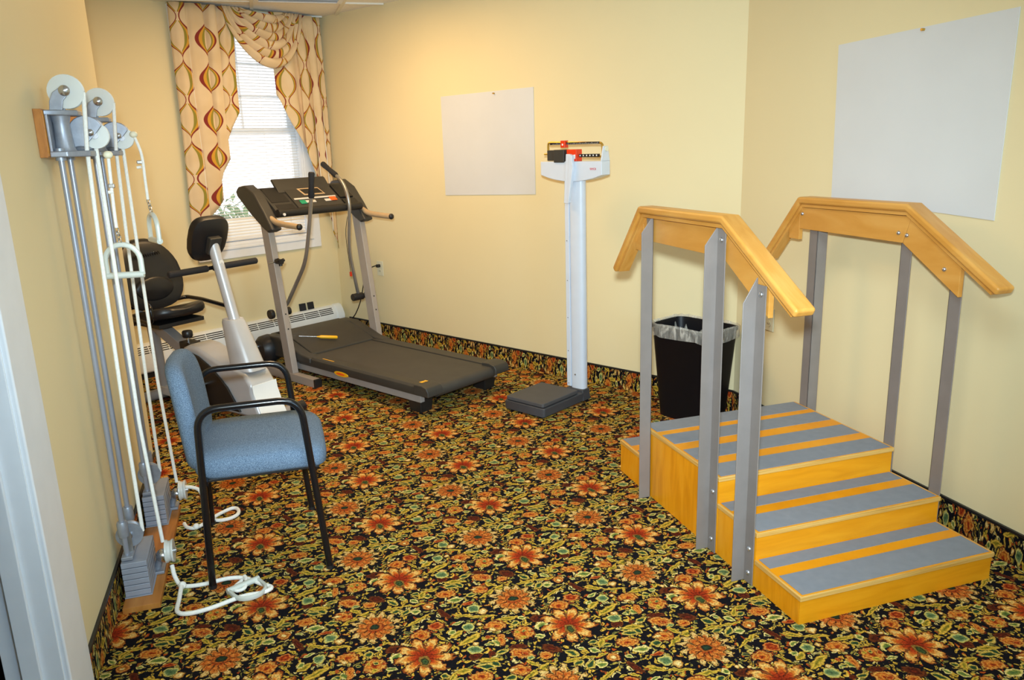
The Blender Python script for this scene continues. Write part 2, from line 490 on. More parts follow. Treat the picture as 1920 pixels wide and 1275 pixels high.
def drapery():
    """printed ogee pattern: paired wavy lines that swell into red, gold and olive crescents"""
    t = NT('ogee_print_fabric')
    uv = t.uv()
    s = t.n('ShaderNodeSeparateXYZ')
    t.put(s.inputs[0], uv)
    lam, wid = .53, .200                 # vertical repeat, column width (m)
    u, v = s.outputs[0], s.outputs[1]
    row = t.math('FLOOR', t.math('DIVIDE', u, wid))
    v = t.math('ADD', v, t.math('MULTIPLY', row, lam * .5))
    x = t.math('SUBTRACT', t.math('MULTIPLY', t.math('FRACT', t.math('DIVIDE', u, wid)), wid), wid / 2)
    ax = t.math('ABSOLUTE', x)
    ph = t.math('MULTIPLY', v, 4 * PI / lam)
    sw = t.math('MULTIPLY_ADD', t.math('COSINE', ph), -.5, .5)                       # 0 at the necks, 1 at the bulges
    neck = t.math('MULTIPLY_ADD', t.math('COSINE', t.math('MULTIPLY', ph, .5)), -.006, .007)
    wl = t.math('MULTIPLY_ADD', sw, .076, neck)                                      # half distance between the lines
    th = t.math('MULTIPLY_ADD', t.math('POWER', sw, 2.0), .013, .0078)
    flip = t.math('MULTIPLY_ADD', t.math('FLOORED_MODULO', row, 2.0), -2.0, 1.0)
    side = t.math('MULTIPLY_ADD', t.math('GREATER_THAN', t.math('MULTIPLY', x, flip), 0), .5, .62)            # one side swells more
    th = t.math('MULTIPLY', th, side)
    d = t.math('DIVIDE', t.math('SUBTRACT', wl, ax), th)                             # 0 outer edge, 1 inner edge of the red line
    base = t.ramp(t.noise(t.scaled(uv, (6, 6, 6)), 1, 2), [(.3, '#d9bd92'), (.7, '#e6cda6')])
    def band(a, b):
        return t.math('MULTIPLY', t.math('GREATER_THAN', d, a), t.math('LESS_THAN', d, b))
    fat = t.math('GREATER_THAN', sw, .10)
    col = t.mix(t.math('MULTIPLY', band(1, 1.8), fat), base, lin('#d29a30'))
    col = t.mix(t.math('MULTIPLY', band(1.8, 2.5), fat), col, lin('#93862f'))
    col = t.mix(band(0, 1), col, lin('#84291f'))
    weave = t.noise(uv, 900, 1)
    t.bump(weave, .12, .001)
    return t.set(col, .75, 0, .3, **{'Sheen Weight': .15})
M['drape'] = drapery()

# ------------------------------------------------------------------ mesh helpers
class MB:
    def __init__(s):
        s.v, s.f, s.uvs = [], [], None
    def add(s, vs, fs):
        o = len(s.v)
        s.v += [tuple(p) for p in vs]
        s.f += [tuple(i + o for i in f) for f in fs]
        return s
    def box(s, c, d, R=None, taper=None):
        hx, hy, hz = d[0] / 2, d[1] / 2, d[2] / 2
        P = []
        for z in (-1, 1):
            k = 1 if (z < 0 or not taper) else taper
            for x, y in ((-1, -1), (1, -1), (1, 1), (-1, 1)):
                P.append(Vector((x * hx * k, y * hy * k, z * hz)))
        if R is not None: P = [R @ p for p in P]
        P = [p + Vector(c) for p in P]
        return s.add(P, [(3, 2, 1, 0), (4, 5, 6, 7), (0, 1, 5, 4), (1, 2, 6, 5), (2, 3, 7, 6), (3, 0, 4, 7)])
    def bb(s, x0, x1, y0, y1, z0, z1):
        return s.box(((x0 + x1) / 2, (y0 + y1) / 2, (z0 + z1) / 2), (abs(x1 - x0), abs(y1 - y0), abs(z1 - z0)))
    def prism(s, pts, axis, a, b):
        n = len(pts)
        def P(p, t):
            if axis == 'x': return (t, p[0], p[1])
            if axis == 'y': return (p[0], t, p[1])
            return (p[0], p[1], t)
        vs = [P(p, a) for p in pts] + [P(p, b) for p in pts]
        fs = [tuple(range(n - 1, -1, -1)), tuple(range(n, 2 * n))]
        fs += [(i, (i + 1) % n, n + (i + 1) % n, n + i) for i in range(n)]
        return s.add(vs, fs)
    def loft(s, rings, cap=True, closed=True):
        n = len(rings[0])
        vs = [p for r in rings for p in r]
        fs = []
        for k in range(len(rings) - 1):
            for i in range(n if closed else n - 1):
                j = (i + 1) % n
                fs.append((k * n + i, k * n + j, (k + 1) * n + j, (k + 1) * n + i))
        if cap:
            fs.append(tuple(range(n - 1, -1, -1)))
            m = (len(rings) - 1) * n
            fs.append(tuple(range(m, m + n)))
        return s.add(vs, fs)
    def tube(s, pts, r, n=10, loop=False, sx=1.0, up=None):
        P = [Vector(p) for p in pts]
        N = len(P)
        rr = r if isinstance(r, (list, tuple)) else [r] * N
        rings, prev = [], None
        for i in range(N):
            if loop: t = P[(i + 1) % N] - P[i - 1]
            elif i == 0: t = P[1] - P[0]
            elif i == N - 1: t = P[-1] - P[-2]
            else: t = (P[i + 1] - P[i]).normalized() + (P[i] - P[i - 1]).normalized()
            t = t.normalized()
            if prev is None:
                a = Vector(up) if up else (Vector((0, 0, 1)) if abs(t.z) < .9 else Vector((1, 0, 0)))
            else: a = prev
            a = (a - t * a.dot(t)).normalized()
            prev = a
            b = t.cross(a)
            # keep the section at corners
            k = 1.0
            if not loop and 0 < i < N - 1:
                k = 1 / max(.6, t.dot((P[i + 1] - P[i]).normalized()))
            rings.append([P[i] + (a * math.cos(2 * PI * j / n) * sx + b * math.sin(2 * PI * j / n)) * rr[i] * (k if k < 1.3 else 1.3) for j in range(n)])
        if loop:
            rings.append(rings[0])
            return s.loft(rings, cap=False)
        return s.loft(rings)
    def lathe(s, prof, c=(0, 0, 0), n=24, axis='z'):
        rings = []
        for r, z in prof:
            ring = []
            for j in range(n):
                a = 2 * PI * j / n
                x, y = max(r, 1e-5) * math.cos(a), max(r, 1e-5) * math.sin(a)
                q = {'z': (x, y, z), 'y': (x, z, -y), 'x': (z, x, y)}[axis]
                ring.append((q[0] + c[0], q[1] + c[1], q[2] + c[2]))
            rings.append(ring)
        return s.loft(rings)
    def cyl(s, c, r, h, n=20, axis='z'):
        return s.lathe([(r, -h / 2), (r, h / 2)], c, n, axis)
    def ball(s, c, r, n=14, sc=(1, 1, 1)):
        o = len(s.v)
        s.lathe([(r * math.sin(PI * k / 8), -r * math.cos(PI * k / 8)) for k in range(9)], (0, 0, 0), n)
        for i in range(o, len(s.v)):
            p = s.v[i]
            s.v[i] = (p[0] * sc[0] + c[0], p[1] * sc[1] + c[1], p[2] * sc[2] + c[2])
        return s
    def build(s, name, mat, parent=None, bevel=0, seg=2, smooth=True, angle=38, uv=None, solid=0, sub=0, mats=None):
        me = bpy.data.meshes.new(name)
        me.from_pydata(s.v, [], s.f)
        bm = bmesh.new()
        bm.from_mesh(me)
        bmesh.ops.recalc_face_normals(bm, faces=bm.faces)
        if smooth:
            for f in bm.faces: f.smooth = True
            for e in bm.edges:
                if len(e.link_faces) == 2 and e.calc_face_angle(0) > rad(angle): e.smooth = False
        if uv:
            lay = bm.loops.layers.uv.new('UVMap')
            for f in bm.faces:
                for l in f.loops: l[lay].uv = uv(l.vert.co, f.normal, l.vert.index)
        bm.to_mesh(me)
        bm.free()
        for m_ in ([mat] + (mats or [])): me.materials.append(M[m_] if isinstance(m_, str) else m_)
        o = bpy.data.objects.new(name, me)
        COL.objects.link(o)
        if parent: o.parent = parent
        if solid:
            md = o.modifiers.new('thick', 'SOLIDIFY')
            md.thickness = solid
            md.offset = -1
            if mats: md.material_offset = 1
        if bevel:
            md = o.modifiers.new('bevel', 'BEVEL')
            md.width = bevel
            md.segments = seg
            md.limit_method = 'ANGLE'
            md.angle_limit = rad(35)
            md.harden_normals = True
        if sub:
            md = o.modifiers.new('sub', 'SUBSURF')
            md.levels = md.render_levels = sub
        return o

def spline(pts, k=6):
    P = [Vector(p) for p in pts]
    Q = [P[0] * 2 - P[1]] + P + [P[-1] * 2 - P[-2]]
    out = []
    for i in range(1, len(Q) - 2):
        for j in range(k):
            t = j / k
            a, b, c, d = Q[i - 1], Q[i], Q[i + 1], Q[i + 2]
            out.append(.5 * ((2 * b) + (c - a) * t + (2 * a - 5 * b + 4 * c - d) * t * t + (3 * b - a - 3 * c + d) * t ** 3))
    out.append(P[-1])
    return out

def fillet(pts, r, k=5):
    """polyline with rounded corners"""
    P = [Vector(p) for p in pts]
    out = [P[0]]
    for i in range(1, len(P) - 1):
        a, b = P[i - 1] - P[i], P[i + 1] - P[i]
        d = min(r, a.length * .48, b.length * .48)
        A, B = P[i] + a.normalized() * d, P[i] + b.normalized() * d
        for j in range(k + 1):
            t = j / k
            out.append(A * (1 - t) ** 2 + P[i] * 2 * t * (1 - t) + B * t * t)
    out.append(P[-1])
    return out

def thing(name, label, cat, loc=(0, 0, 0), heading=0, group=None):
    o = bpy.data.objects.new(name, None)
    o.empty_display_size = .1
    COL.objects.link(o)
    o.location = loc
    o.rotation_euler = (0, 0, -rad(heading))
    return tag(o, label, cat, group)
def tag(o, label, cat, group=None):
    o['label'] = label
    o['category'] = cat
    if group: o['group'] = group
    return o
def struct(o, label=None):
    o['kind'] = 'structure'
    if label: o['label'] = label
    return o
def dup(o, parent, loc=None):
    c = o.copy()
    COL.objects.link(c)
    c.parent = parent
    if loc is not None: c.location = loc
    return c

# ------------------------------------------------------------------ the room
XL, XR = -.605, 2.405
ND = (math.cos(rad(31)), math.sin(rad(31)))       # normal of the back wall
DB = 3.915
CR = (XR, (DB - ND[0] * XR) / ND[1])              # corner of back wall and right wall
CB = (.575, (DB - ND[0] * .575) / ND[1])          # corner of window wall and back wall
WDIR = (-ND[0], -ND[1])                           # along the window wall, away from the corner
def wpt(s, d=0):                                  # plan point on the window wall (d outwards)
    return (CB[0] + WDIR[0] * s - ND[1] * d, CB[1] + WDIR[1] * s + ND[0] * d)
WEND = wpt(2.7)
HEAD_W = -121                                     # local frame: y along the wall from the corner, x outwards
HEAD_B = 149                                      # local frame of the back wall: y along it, x into the room
def place(o, pt, heading):
    o.location = (pt[0], pt[1], 0)
    o.rotation_euler = (0, 0, -rad(heading))
    return o

PLAN = [(XL - .12, -2.3), (XR + .1, -2.3), (XR + .1, CR[1] + .06), (CB[0] + ND[0] * .1, CB[1] + ND[1] * .1),
        wpt(-.02, .1), wpt(2.7, .1), (WEND[0], 3.73), (XL - .12, 3.73)]
fl = MB().prism(PLAN, 'z', -.06, 0).build('floor', 'carpet', uv=lambda c, n, i: (c.x, c.y), smooth=False)
struct(fl, 'dark floral carpet with orange flowers and yellow green leaves')
ce = MB().prism(PLAN, 'z', CEIL, CEIL + .06).build('ceiling', 'ceiling', smooth=False)
struct(ce, 'off white suspended tile ceiling')

def inside(x, y):
    c = False
    P = [(XL, -2.2), (XR, -2.2), CR, CB, WEND, (WEND[0], 3.85), (XL, 3.85)]
    for i in range(len(P)):
        (x1, y1), (x2, y2) = P[i - 1], P[i]
        if (y1 > y) != (y2 > y) and x < (x2 - x1) * (y - y1) / (y2 - y1) + x1: c = not c
    return c
GX, GY, GS = .085, 5.96, .61
tile0 = None
fix_cells = set()
for fx, fy in FIXTURES:
    for dy in (-.3, .3): fix_cells.add((math.floor((fx - GX) / GS), math.floor((fy + dy - GY) / GS)))
VENT = (0, -1)
for i in range(-4, 5):
    for j in range(-14, 2):
        x, y = GX + (i + .5) * GS, GY + (j + .5) * GS
        if not all(inside(x + a * .3, y + b * .3) for a in (-1, 1) for b in (-1, 1)): continue
        if (i, j) in fix_cells or (i, j) == VENT: continue
        if tile0 is None:
            tile0 = MB().box((0, 0, 0), (.596, .596, .006)).build('ceiling_tile', 'ceiling', ce, smooth=False)
            tile0.location = (x, y, CEIL - .003)
        else: dup(tile0, ce, (x, y, CEIL - .003))
def clip_bar(axis, c):
    """visible stretch of a ceiling bar inside the room"""
    vals = [k * .02 - 2.2 for k in range(460)]
    ok = [v for v in vals if (inside(c, v) if axis == 'y' else inside(v, c))]
    return (min(ok), max(ok)) if ok else None
for i in range(-3, 5):
    c = GX + i * GS
    r = clip_bar('y', c)
    if r: MB().bb(c - .012, c + .012, r[0], r[1], CEIL - .012, CEIL).build('ceiling_bar', 'tbar', ce, smooth=False)
for j in range(-14, 2):
    c = GY + j * GS
    r = clip_bar('x', c)
    if r: MB().bb(r[0], r[1], c - .012, c + .012, CEIL - .011, CEIL).build('ceiling_bar', 'tbar', ce, smooth=False)

def walls():
    struct(MB().bb(XR, XR + .1, -2.3, CR[1] + .05, 0, CEIL).build('wall_right', 'wall', smooth=False), 'pale yellow wall beside the training stairs')
    b = [CR, CB, (CB[0] + ND[0] * .1, CB[1] + ND[1] * .1), (CR[0] + ND[0] * .1, CR[1] + ND[1] * .1)]
    struct(MB().prism(b, 'z', 0, CEIL).build('wall_back', 'wall', smooth=False), 'pale yellow wall behind the treadmill and beam scale')
    m = MB()
    m.bb(0, .12, -.08, WS0, 0, CEIL).bb(0, .12, WS1, 2.7, 0, CEIL).bb(0, .12, WS0, WS1, 0, WZ0).bb(0, .12, WS0, WS1, WZ1, CEIL)
    struct(place(m.build('wall_window', 'wall', smooth=False), CB, HEAD_W), 'yellow wall around the curtained window')
    m = MB()
    m.bb(XL - .12, XL, DY1, 3.85, 0, CEIL).bb(XL - .12, XL, DY0, DY1, 2.06, CEIL).bb(XL - .12, XL, -2.3, DY0, 0, CEIL)
    struct(m.build('wall_left', 'wall', smooth=False), 'pale yellow wall carrying the weight pulleys')
    struct(MB().bb(XL - .12, XR + .1, -2.3, -2.2, 0, CEIL).build('wall_rear', 'wall', smooth=False))
    m = MB().bb(WEND[0], XL - .12, 3.73, 3.85, 0, CEIL).bb(WEND[0] - .1, WEND[0], 3.73, WEND[1] + .05, 0, CEIL)
    struct(m.build('wall_bay', 'wall', smooth=False))
    # dark room beyond the doorway
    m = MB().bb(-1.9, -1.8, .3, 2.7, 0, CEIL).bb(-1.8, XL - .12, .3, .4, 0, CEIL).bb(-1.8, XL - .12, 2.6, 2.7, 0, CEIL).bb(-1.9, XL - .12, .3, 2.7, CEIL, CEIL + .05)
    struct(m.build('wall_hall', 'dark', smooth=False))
    struct(MB().bb(-1.9, XL - .12, .3, 2.7, -.06, 0).build('floor_hall', 'darkwood', smooth=False), 'dark brown floor beyond the doorway')
WS0, WS1, WZ0, WZ1 = .25, 1.125, .83, 2.42        # window opening
DY0, DY1 = .98, 2.03                               # door opening
walls()

BH = .118
def baseboard(name, pt, heading, y0, y1, sgn, off):
    m = MB()
    m.bb(0, .007 * sgn, y0, y1, 0, BH)
    o = m.build(name, 'carpet', smooth=False, uv=lambda c, n, i: (c.y * 1.5 + off, c.z * .62 + 2.132))
    place(o, pt, heading)
    struct(o)
    MB().bb(0, .010 * sgn, y0, y1, BH, BH + .010).build('cap_strip', 'black_plastic', o, smooth=False)
    return o
baseboard('baseboard_right', (XR, 0), 0, -2.2, CR[1] - .001, -1, .1)
LB = math.hypot(CR[0] - CB[0], CR[1] - CB[1])
baseboard('baseboard_back', CB, HEAD_B, .1, LB - .002, 1, .25)
baseboard('baseboard_left', (XL, 0), 0, 2.245, 3.85, 1, .3)
baseboard('baseboard_rear', (XL, -2.2), 90, 0, 3.0, -1, .3)

# doorway
d = MB()
d.bb(XL - .125, XL + .004, DY1 - .018, DY1, 0, 2.06).bb(XL - .125, XL + .004, DY0, DY0 + .018, 0, 2.06).bb(XL - .125, XL + .004, DY0, DY1, 2.04, 2.06)
door = struct(d.build('door_1', 'white', bevel=.002), 'white painted door frame')
MB().bb(XL, XL + .018, DY1 - .012, DY1 + .155, 0, 2.2).build('casing', 'white', door, bevel=.006)
MB().bb(XL, XL + .010, DY1 + .155, DY1 + .212, 0, 2.2).build('casing_band', 'white', door, bevel=.004)
MB().bb(XL, XL + .018, DY0 - .15, DY0 + .012, 0, 2.2).build('casing', 'white', door, bevel=.006)
MB().bb(XL, XL + .018, DY0 - .15, DY1 + .155, 2.048, 2.2).build('casing', 'white', door, bevel=.006)
MB().bb(XL - .085, XL - .042, DY1 - .032, DY1 - .018, 0, 2.04).build('door_stop', 'white', door, bevel=.003)

# window
wd = MB()
wd.bb(.0, .12, WS0, WS0 + .02, WZ0, WZ1).bb(.0, .12, WS1 - .02, WS1, WZ0, WZ1).bb(0, .12, WS0, WS1, WZ1 - .02, WZ1).bb(0, .12, WS0, WS1, WZ0, WZ0 + .02)
win = struct(place(wd.build('window_1', 'white', bevel=.002), CB, HEAD_W), 'white double hung window behind the curtains')
MB().bb(-.018, 0, WS0 - .088, WS0 + .006, .735, 2.47).build('casing', 'white', win, bevel=.004)
MB().bb(-.018, 0, WS1 - .006, WS1 + .088, .735, 2.47).build('casing', 'white', win, bevel=.004)
MB().bb(-.018, 0, WS0, WS1, WZ1 - .006, 2.47).build('casing', 'white', win, bevel=.004)
MB().bb(-.018, 0, WS0 - .0, WS1 + .0, .735, WZ0 + .006).build('casing', 'white', win, bevel=.004)
MB().bb(-.026, 0, WS0 - .02, WS1 + .02, .80, .818).build('sill_bead', 'white', win, bevel=.005)
def sash(name, x, z0, z1, rows):
    a, b, wdt = WS0 + .02, WS1 - .02, .045
    m = MB().bb(x, x + .03, a, a + wdt, z0, z1).bb(x, x + .03, b - wdt, b, z0, z1).bb(x, x + .03, a + wdt, b - wdt, z0, z0 + wdt).bb(x, x + .03, a + wdt, b - wdt, z1 - wdt, z1)
    s_ = m.build(name, 'white', win, bevel=.003)
    p = MB().bb(x + .013, x + .017, a + wdt, b - wdt, z0 + wdt, z1 - wdt).build('pane', 'glass', s_, smooth=False)
    c = (a + b) / 2
    if rows:
        MB().bb(x + .006, x + .024, c - .009, c + .009, z0 + wdt, z1 - wdt).build('muntin', 'white', s_, smooth=False)
        for k in range(1, rows):
            z = z0 + wdt + (z1 - z0 - 2 * wdt) * k / rows
            MB().bb(x + .006, x + .024, a + wdt, b - wdt, z - .009, z + .009).build('muntin', 'white', s_, smooth=False)
sash('upper_sash', .080, 1.625, WZ1 - .02, 3)
sash('lower_sash', .048, WZ0 + .02, 1.67, 0)

# venetian blind in the window reveal
bl = tag(place(bpy.data.objects.new('window_blind', None), CB, HEAD_W), 'white horizontal slat blind hanging in the window', 'blind')
COL.objects.link(bl)
bl.location.z = 0
MB().bb(.004, .034, WS0 + .025, WS1 - .025, WZ1 - .05, WZ1 - .022).build('head_rail', 'blind', bl, bevel=.002)
sl0 = None
sm = MB()
prof = [(-.0125, -.0015), (-.006, .0012), (0, .002), (.006, .0012), (.0125, -.0015)]
top = [(x, z) for x, z in prof]
bot = [(x, z - .0007) for x, z in reversed(prof)]
sm.prism(top + bot, 'y', -(WS1 - WS0) / 2 + .03, (WS1 - WS0) / 2 - .03)
zs = WZ1 - .065
k = 0
while zs > .885:
    if sl0 is None:
        sl0 = sm.build('slat', 'blind', bl)
        o = sl0
    else: o = dup(sl0, bl)
    o.location = (.019, (WS0 + WS1) / 2, zs)
    o.rotation_euler = (0, rad(6 if zs > 1.02 else -58), 0)
    zs -= .0216
    k += 1
MB().bb(.007, .031, WS0 + .03, WS1 - .03, .858, .872).build('bottom_rail', 'blind', bl, bevel=.003)
for s_ in (WS0 + .16, (WS0 + WS1) / 2 - .12, WS1 - .16):
    MB().tube([(.005, s_, WZ1 - .05), (.005, s_, .872)], .0011, 6).build('ladder_cord', 'blind', bl)

# curtains: printed cascades at both sides and a swag between them
CUR = place(thing('window_curtain', 'cream curtain with red ogee print, two cascades and a draped swag', 'curtain'), CB, HEAD_W)
def cascade(name, cols):
    m = MB()
    R = 26
    ztop = CEIL - .015
    us = [0]
    for a, b in zip(cols, cols[1:]): us.append(us[-1] + math.hypot(b[0] - a[0], b[1] - a[1]))
    uvs = []
    # finer columns with soft pleats
    fine = []
    for i in range(len(cols) - 1):
        for q in range(4):
            t_ = q / 4
            a, b = cols[i], cols[i + 1]
            st = t_ * t_ * (3 - 2 * t_)
            fine.append((a[0] + (b[0] - a[0]) * t_, a[1] + (b[1] - a[1]) * st, a[2] + (b[2] - a[2]) * t_, us[i] + (us[i + 1] - us[i]) * t_))
    fine.append(cols[-1] + (us[-1],))
    vs, fs = [], []
    for r in range(R + 1):
        t_ = r / R
        for (s_, x, zb, u) in fine:
            z = ztop + (zb - ztop) * t_
            s_ = (cols[0][0] + (cols[-1][0] - cols[0][0]) * u / us[-1]) * (1 - t_ ** .6) + s_ * t_ ** .6
            vs.append((x - .006 * math.sin(u * 45 + 2 * t_), s_ + .03 * t_ * (1 if name[-1] == 'l' else 0) + .003 * math.sin(9 * t_ + u * 30), z))
            uvs.append((u * .72 + .05, z))
    n = len(fine)
    for r in range(R):
        for c in range(n - 1): fs.append((r * n + c, r * n + c + 1, (r + 1) * n + c + 1, (r + 1) * n + c))
    m.add(vs, fs)
    return m.build('curtain_panel', 'drape', CUR, uv=lambda c, nn, i: uvs[i], angle=60, solid=.0025, mats=['lining'])
colsL = [(1.222, -.045, .80), (1.16, -.088, .90), (1.10, -.095, 1.00), (1.13, -.075, 1.02), (1.085, -.105, 1.07), (.985, -.108, 1.17),
         (1.015, -.082, 1.20), (.97, -.115, 1.36), (.905, -.118, 1.45), (.94, -.09, 1.50), (.885, -.122, 1.62), (.80, -.118, 1.77), (.79, -.10, 1.80)]
colsR = [(.018, -.045, .70), (.05, -.085, .76), (.10, -.10, .85), (.075, -.08, .90), (.12, -.11, 1.00), (.185, -.112, 1.14), (.16, -.088, 1.18),
         (.215, -.12, 1.30), (.29, -.122, 1.48), (.265, -.095, 1.50), (.325, -.125, 1.56), (.42, -.12, 1.74), (.49, -.11, 1.87), (.50, -.095, 1.90)]
cascade('cascade_l', colsL)
cascade('cascade_r', colsR)

m = MB()
NR, NCC = 60, 30
uvs, vs, fs = [], [], []
for r in range(NR + 1):
    d_ = r / NR                                    # 0 top fold, 1 lowest hem
    inner = .30 - .17 * d_                         # the folds gather towards the top corners
    sL, sR = .885 - (1 - d_) * .16, .235 + (1 - d_) * .14
    drop = .05 + .335 * d_
    for c in range(NCC + 1):
        t_ = c / NCC
        a = math.sin(PI * t_)
        s_ = sL + (sR - sL) * t_
        narrow = (a ** 1.2) * .0
        z = CEIL - .014 - drop * (a ** (.85 - .25 * d_))
        x = -.125 - .05 * a - .022 * math.sin(d_ * PI * 11 + 1.1 * math.sin(t_ * 5)) * (.35 + .65 * a) - .03 * d_ * a
        z += .016 * math.cos(d_ * PI * 11) * a
        vs.append((x, s_, z))
        uvs.append((t_ * .75 + d_ * .25, d_ * .9 + .25 * math.sin(2.5 * t_)))
n = NCC + 1
for r in range(NR):
    for c in range(NCC): fs.append((r * n + c, r * n + c + 1, (r + 1) * n + c + 1, (r + 1) * n + c))
m.add(vs, fs)
sw = m.build('curtain_swag', 'drape', CUR, uv=lambda c, nn, i: uvs[i], angle=60, solid=.0025, mats=['lining'])
MB().bb(-.075, -.02, .06, 1.15, CEIL - .045, CEIL - .02).build('mounting_board', 'white', CUR, bevel=.002)

# baseboard heater under the window
ht = tag(place(bpy.data.objects.new('baseboard_heater', None), CB, HEAD_W), 'long white baseboard heater with slotted top under the window', 'heater')
COL.objects.link(ht)
pf = [(0, .04), (-.062, .04), (-.070, .05), (-.072, .165), (-.040, .226), (-.022, .236), (0, .238)]
MB().prism(pf, 'y', .10, 2.45).build('cover', 'heater', ht, bevel=.002)
e = [(0, .02), (-.066, .02), (-.078, .05), (-.080, .16), (-.060, .205), (-.036, .233), (-.012, .243), (0, .243)]
MB().prism(e, 'y', .035, .105).build('end_cap', 'heater', ht, bevel=.006, seg=3)
MB().bb(-.055, 0, .06, 2.45, 0, .04).build('kick_plate', 'tm_black', ht, smooth=False)
sl = Vector((-.032, 0, .061)).normalized()
nv = Vector((-.061, 0, -.032)).normalized() * -1
def slope(u, lift): # point on the sloped face
    b_ = Vector((-.072, 0, .165)) + Vector((.032, 0, .061)) * u
    nn = Vector((-.061, 0, .032)).normalized()
    return b_ + nn * lift
for k in range(4):
    u = .14 + k * .22
    a, b = slope(u, .0006), slope(u + .11, .0006)
    mm = MB()
    a2, b2 = slope(u, -.004), slope(u + .11, -.004)
    mm.prism([(a.x, a.z), (b.x, b.z), (b2.x, b2.z), (a2.x, a2.z)], 'y', .14, 2.40)
    mm.build('vent_slot', 'tm_black', ht, smooth=False)
for k in range(16):
    a, b = slope(.08, .0012), slope(.97, .0012)
    a2, b2 = slope(.08, -.002), slope(.97, -.002)
    y = .27 + k * .14
    MB().prism([(a.x, a.z), (b.x, b.z), (b2.x, b2.z), (a2.x, a2.z)], 'y', y, y + .006).build('slot_bridge', 'heater', ht, smooth=False)

# ceiling vent and lights
vt = thing('ceiling_vent', 'square white louvred air vent in the ceiling near the curtains', 'vent', (GX + .5 * GS, GY - .5 * GS, CEIL))
m = MB()
for sx in (-1, 1):
    m.bb(sx * .26, sx * .295, -.295, .295, -.014, 0)
    m.bb(-.26, .26, sx * .26, sx * .295, -.014, 0)
m.build('frame', 'white', vt, bevel=.002)
MB().bb(-.26, .26, -.26, .26, -.003, 0).build('backing', 'tm_dark', vt, smooth=False)
for k in range(13):
    MB().box((0, -.24 + k * .04, -.008), (.52, .026, .002), Matrix.Rotation(rad(28), 3, 'X')).build('louvre', 'white', vt, smooth=False)
for i, (fx, fy) in enumerate(FIXTURES):
    lt = thing('ceiling_light', ('warm fluorescent ceiling light above the treadmill', 'fluorescent ceiling light above the lowest step of the stairs', 'fluorescent ceiling light near the rear wall')[i], 'ceiling light', (fx, fy, CEIL), 0, 'fluorescent ceiling lights')
    m = MB()
    for sx in (-1, 1):
        m.bb(sx * .27, sx * .297, -.6, .6, -.016, 0).bb(-.27, .27, sx * .575, sx * .6, -.016, 0)
    m.build('frame', 'white', lt, bevel=.002)
    MB().bb(-.27, .27, -.575, .575, -.012, -.002).build('diffuser', 'diffuser', lt, smooth=False)

# blank pale panels on the walls
def panel(pts, pt, heading, sgn, hook, label):
    m = MB()
    P = [(.001 * sgn, p[0], p[1]) for p in pts] + [(.004 * sgn, p[0], p[1]) for p in pts]
    n_ = len(pts)
    m.add(P, [tuple(range(n_)), tuple(range(2 * n_ - 1, n_ - 1, -1))] + [(i, (i + 1) % n_, n_ + (i + 1) % n_, n_ + i) for i in range(n_)])
    o = place(m.build('blank_panel', 'patch', smooth=False), pt, heading)
    tag(o, label, 'panel')
    MB().cyl((.0105 * sgn, hook[0], hook[1]), .005, .014, 10, 'x').build('hook', 'brass', o)
panel([(1.331, 1.824), (2.158, 1.833), (2.156, 1.178), (1.331, 1.157)], CB, HEAD_B, 1, (1.83, 1.815), 'blank off white panel on the wall beside the beam scale')
panel([(2.925, 1.860), (2.079, 1.877), (2.083, 1.190), (2.907, 1.225)], (XR, 0), 0, -1, (2.468, 1.860), 'large blank grey white panel on the wall above the stair rail')

def outlet(pt, heading, s_, z, sgn, label):
    o = thing('wall_outlet', label, 'outlet', (pt[0], pt[1], 0), heading)
    MB().bb(0, .006 * sgn, s_ - .036, s_ + .036, z - .058, z + .058).build('plate', 'outlet', o, bevel=.002)
    for dz in (-.022, .022):
        MB().cyl((.007 * sgn, s_, z + dz), .016, .003, 16, 'x').build('socket', 'outlet', o)
        MB().bb(.0084 * sgn, .0092 * sgn, s_ - .008, s_ - .005, z + dz - .004, z + dz + .006).bb(.0084 * sgn, .0092 * sgn, s_ + .005, s_ + .008, z + dz - .004, z + dz + .006).build('slots', 'tm_black', o, smooth=False)
outlet(CB, HEAD_B, .545, .572, 1, 'wall outlet with the black plug in it behind the treadmill')
outlet((XR, 0), 0, 3.305, .592, -1, 'wall outlet seen between the stair posts above the waste bin')

# two small black pads standing on the heater
for s_ in (.395, .318):
    o = thing('black_pad', 'small black pad standing on the heater, ' + ('farther from the room corner' if s_ > .35 else 'nearer to the room corner'), 'pad', wpt(s_, -.02) + (.238,), HEAD_W + (4 if s_ > .35 else -2), 'black pads on the heater')
    MB().box((.008, 0, .029), (.014, .056, .058), Matrix.Rotation(rad(9), 3, 'Y')).build('block', 'foam', o, bevel=.003)

# outside the window: pale ground and a shrub
struct(MB().bb(-9, 7, 8.2, 22, -.5, -.45).build('ground_outside', 'outside', smooth=False))
sh = thing('garden_shrub', 'pale green shrub outside the window', 'shrub', (-.45, 9.1, -.45))
m = MB()
rnd = random.Random(3)
for k in range(900):
    a, b = rnd.uniform(0, 2 * PI), math.acos(rnd.uniform(-1, 1))
    r = .75 * rnd.uniform(.55, 1.08)
    c = Vector((r * math.sin(b) * math.cos(a), r * math.sin(b) * math.sin(a), .95 + .7 * r * math.cos(b)))
    R = Matrix.Rotation(rnd.uniform(0, 6), 3, 'Z') @ Matrix.Rotation(rnd.uniform(-1.2, 1.2), 3, 'X')
    q = [Vector((0, -.06, 0)), Vector((.028, 0, .01)), Vector((0, .06, 0)), Vector((-.028, 0, .01))]
    m.add([R @ p + c for p in q], [(0, 1, 2, 3)])
lf = m.build('foliage', 'leaf', sh, smooth=False)
lf['kind'] = 'stuff'
m = MB()
